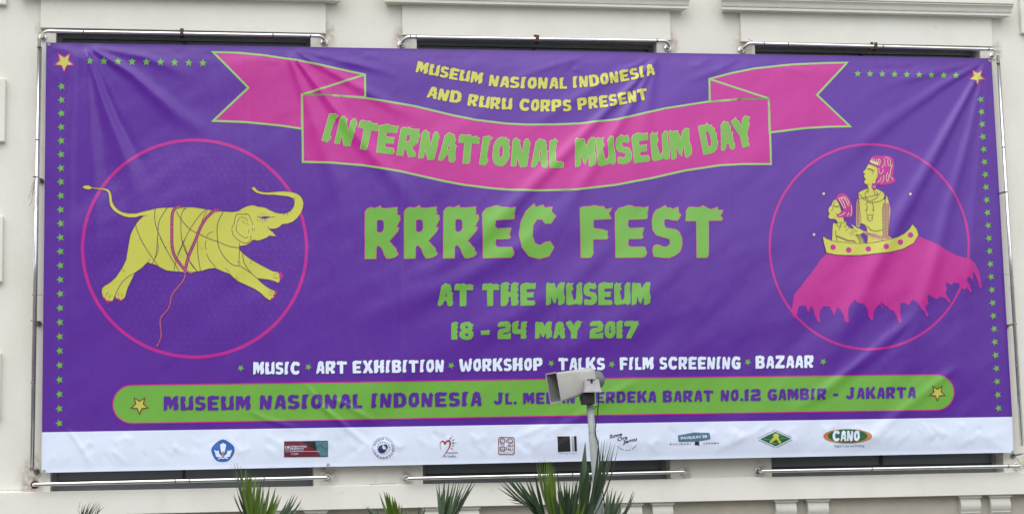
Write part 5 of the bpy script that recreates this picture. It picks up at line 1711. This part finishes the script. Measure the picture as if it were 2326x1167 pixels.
def palm(label, fans, Y, stem_px):
    t = thing('palm_plant', label, 'palm', 'palms in front of the museum ledge')
    base = P(stem_px, 1210, Y)
    base.z = 0
    k = 0
    for (hub, matk, yo, leaves) in fans:
        H = P(hub[0], hub[1], Y+yo)
        q = MB()
        st = [Vector((base.x, base.y, 0.0)), Vector((base.x*0.7+H.x*0.3, Y+yo*0.5, H.z*0.55)), H, H+(P(leaves[len(leaves)//2][0], leaves[len(leaves)//2][1], Y+yo)-H)*0.2]
        q.tube(st, [0.022, 0.013, 0.009, 0.004], 8)
        fr = q.build('frond', M[matk], t, True)
        for lf in leaves:
            x, y = lf[0], lf[1]
            wpx = lf[2] if len(lf) > 2 else 9
            cv = lf[3] if len(lf) > 3 else 0.0
            hx = (lf[4], lf[5]) if len(lf) > 5 else hub
            k += 1
            rq = random.Random(k*13+int(stem_px))
            lean = (x-hx[0])/max(60.0, hx[1]-y)
            leaflet(P(hx[0], hx[1], Y+yo+0.015*math.sin(k*2.3)), P(x, y, Y+yo+0.12*math.sin(k*1.7)), wpx*rq.uniform(3.2, 4.2)*1e-3, matk, fr, cv+0.05*lean+rq.uniform(-.015, .015), 0, k)
            if rq.random() < 0.55:
                sc_2 = rq.uniform(0.72, 1.0)
                ang = rq.uniform(-0.10, 0.10)+0.08*lean
                dx_, dy_ = (x-hx[0])*sc_2, (y-hx[1])*sc_2
                x2, y2 = hx[0]+dx_*math.cos(ang)-dy_*math.sin(ang), hx[1]+dx_*math.sin(ang)+dy_*math.cos(ang)
                leaflet(P(hx[0], hx[1], Y+yo+0.03), P(x2, y2, Y+yo+rq.uniform(-.15, .2)), rq.uniform(3.5, 6)*2.8e-3, rq.choice([matk, 'leaf_dark', 'leaf_pale', 'leaf_dry']), fr, 0.07*lean+rq.uniform(-.03, .03), 0, k+500)
    return t


palm('small palm tips poking above the frame edge below the left window', [
    ((190, 1225), 'leaf_dark', 0, [(180, 1153, 3, -.05), (187.5, 1144, 4, -.06), (194.5, 1142, 6, -.07), (204, 1139, 6, -.08), (210, 1137, 3, -.08), (217.7, 1137, 4.5, -.09), (224, 1136, 4, -.1), (228, 1137.5, 4, -.1), (238, 1148, 4, -.12)])], -3.7, 190)
palm('bright green palm before the left window, its tall frond reaching the blue emblem', [
    ((572, 1215), 'leaf_dark', 0.05, [(530.5, 1047, 6, .02), (536, 1046.5, 6, .02), (531, 1118, 4, -.03, 565, 1190), (537, 1104, 3.5, -.03, 568, 1190), (548, 1103, 3.5, -.03, 570, 1190), (541, 1048, 2, .02)]),
    ((578, 1215), 'leaf_bright', -0.05, [(547, 1054, 8, -.02), (556.6, 1058, 9, -.02), (561, 1062, 10, -.02), (567.4, 1066, 12, -.02), (572, 1071, 12, -.03), (582, 1075.5, 9, -.03), (589, 1082, 9, -.02), (594.5, 1085, 9, -.02)]),
    ((582, 1220), 'leaf_bright', -0.10, [(613, 1097, 11, .02), (625.8, 1105, 11, .02), (625, 1122, 7), (633, 1119, 11, .02), (639.5, 1124, 11, .02), (600, 1108, 8), (606, 1128, 9), (588, 1120, 12)]),
    ((592, 1210), 'leaf_dark', 0.15, [(593, 1128, 8), (601, 1130, 7), (609, 1127, 7), (618, 1132, 7)]),
    ((600, 1200), 'leaf_pale', 0.1, [(665.5, 1119, 8, .08), (670.5, 1119, 6, .08), (677, 1122.5, 7, .08), (685.5, 1130, 7, .07), (684, 1138, 6, .06), (687, 1145, 6, .05), (668, 1124, 6, .08), (674, 1128, 6, .07), (655, 1130, 8, .06)])], -3.6, 582)
palm('low palm with blunt bright leaves in front of the ledge, between left and middle windows', [
    ((907, 1215), 'leaf_bright', -0.05, [(861, 1115, 9, -.02), (872, 1113, 10, -.02), (878, 1115, 13, -.02), (883, 1117, 13, -.02), (890, 1124, 11), (896, 1127, 11), (900, 1136, 9), (907.7, 1138, 7), (913.5, 1144, 7), (893, 1135, 12)]),
    ((872, 1195), 'leaf_pale', 0.05, [(830, 1147.5, 6, -.03), (835.5, 1147.5, 6, -.03), (845, 1154, 6), (856, 1158, 5), (925, 1152, 5, .05, 915, 1195), (935, 1155, 5, .05, 925, 1195)]),
    ((900, 1225), 'leaf_dry', 0.15, [(952, 1146, 3, .03, 945, 1200), (966, 1146, 3, .03, 950, 1200), (958, 1153, 9, .03, 945, 1200)])], -3.6, 900)
palm('grey green palm fan standing upright just under the middle window rail', [
    ((1000, 1215), 'leaf_pale', 0, [(990.5, 1097, 7, .02), (997, 1089, 8, .01), (1010, 1087, 10, .01), (1020, 1089, 9, .01), (1031, 1088.5, 8, .01), (1037, 1088, 8, .01), (1044, 1087.5, 6, .01), (1049.6, 1087.5, 5), (1058, 1088, 5), (1066, 1088, 4)]),
    ((998, 1215), 'leaf_dark', 0.06, [(1076, 1085, 9, -.01), (1081, 1092, 8, -.02), (1040, 1130, 12), (1025, 1115, 11), (1012, 1110, 10), (1003, 1112, 9), (1050, 1115, 9)])], -3.6, 1000)
palm('tallest palm, its dark fans crossing the foot of the speaker pole', [
    ((1262, 1215), 'leaf_dark', 0.06, [(1129, 1105.5, 5, .05, 1215, 1160), (1131, 1091, 5, .03, 1220, 1162), (1135, 1082, 6, .03, 1222, 1162), (1141, 1075.5, 6, .02, 1225, 1165), (1150, 1077, 8, .02, 1228, 1168), (1163, 1080, 9, .01, 1232, 1172), (1175.6, 1086, 9, .01, 1236, 1176), (1192.5, 1083, 9, 0, 1238, 1180), (1199.6, 1078, 9, 0, 1240, 1185), (1214.7, 1075.5, 9, 0, 1243, 1190), (1150, 1132.5, 3, .02, 1200, 1140), (1185, 1110, 14, 0, 1240, 1190), (1200, 1105, 12, 0, 1242, 1190), (1210, 1125, 13, 0, 1245, 1195)]),
    ((1268, 1215), 'leaf_bright', -0.02, [(1218, 1045.5, 8, -.03), (1225, 1041, 7, -.03), (1229.7, 1041, 7, -.03), (1235, 1037.5, 8, -.03), (1241, 1042.5, 8, -.03), (1246.6, 1044, 8, -.03), (1251, 1044.5, 9, -.03), (1255, 1050, 9, -.03), (1258, 1056, 9, -.02)]),
    ((1288, 1230), 'leaf_dark', -0.08, [(1262.6, 1053.5, 6), (1269.7, 1083, 7), (1277, 1110, 10), (1281.5, 1073, 6), (1287, 1090.5, 10), (1293.6, 1096, 11), (1301.6, 1090.5, 10), (1308.7, 1090.5, 10), (1313, 1081.5, 9), (1318, 1088, 9), (1273, 1098, 10), (1283, 1102, 13), (1265, 1110, 14), (1298, 1110, 14), (1262, 1128, 12), (1256, 1120, 10)]),
    ((1292, 1235), 'leaf_bright', -0.12, [(1270, 1130, 12), (1288, 1120, 12), (1306, 1122, 12), (1318, 1130, 12), (1330, 1135, 10)]),
    ((1318, 1225), 'leaf_dark', -0.10, [(1330, 1001, 26, 0.0), (1324, 1050, 14), (1338, 1050, 22), (1344, 1075, 14), (1325, 1080, 20), (1318, 1062, 8)]),
    ((1322, 1215), 'leaf_dark', -0.16, [(1361, 989.5, 8, .02), (1368, 992, 4, .02), (1374, 991, 7, .02), (1380, 1000, 3, .02), (1387, 1000, 6, .02), (1390, 1006, 5, .02), (1397.5, 1002.5, 6, .02), (1406, 1007, 4, .03), (1372, 1030, 10, .02), (1380, 1035, 9, .02), (1362, 1040, 11, .02), (1352, 1080, 12, .02)]),
    ((1368, 1215), 'leaf_pale', 0.20, [(1380.5, 1105.5, 8), (1385.5, 1108, 6), (1392, 1105.5, 8), (1400, 1109.5, 8), (1411.6, 1113, 8), (1405, 1122, 7), (1419, 1118, 5)]),
    ((1370, 1220), 'leaf_dry', 0.10, [(1439, 1110.5, 9, .05), (1443.5, 1113.5, 8, .05), (1405, 1150, 10, .02), (1416, 1160, 9, .02), (1343, 1118, 8, 0, 1352, 1200)])], -3.6, 1290)
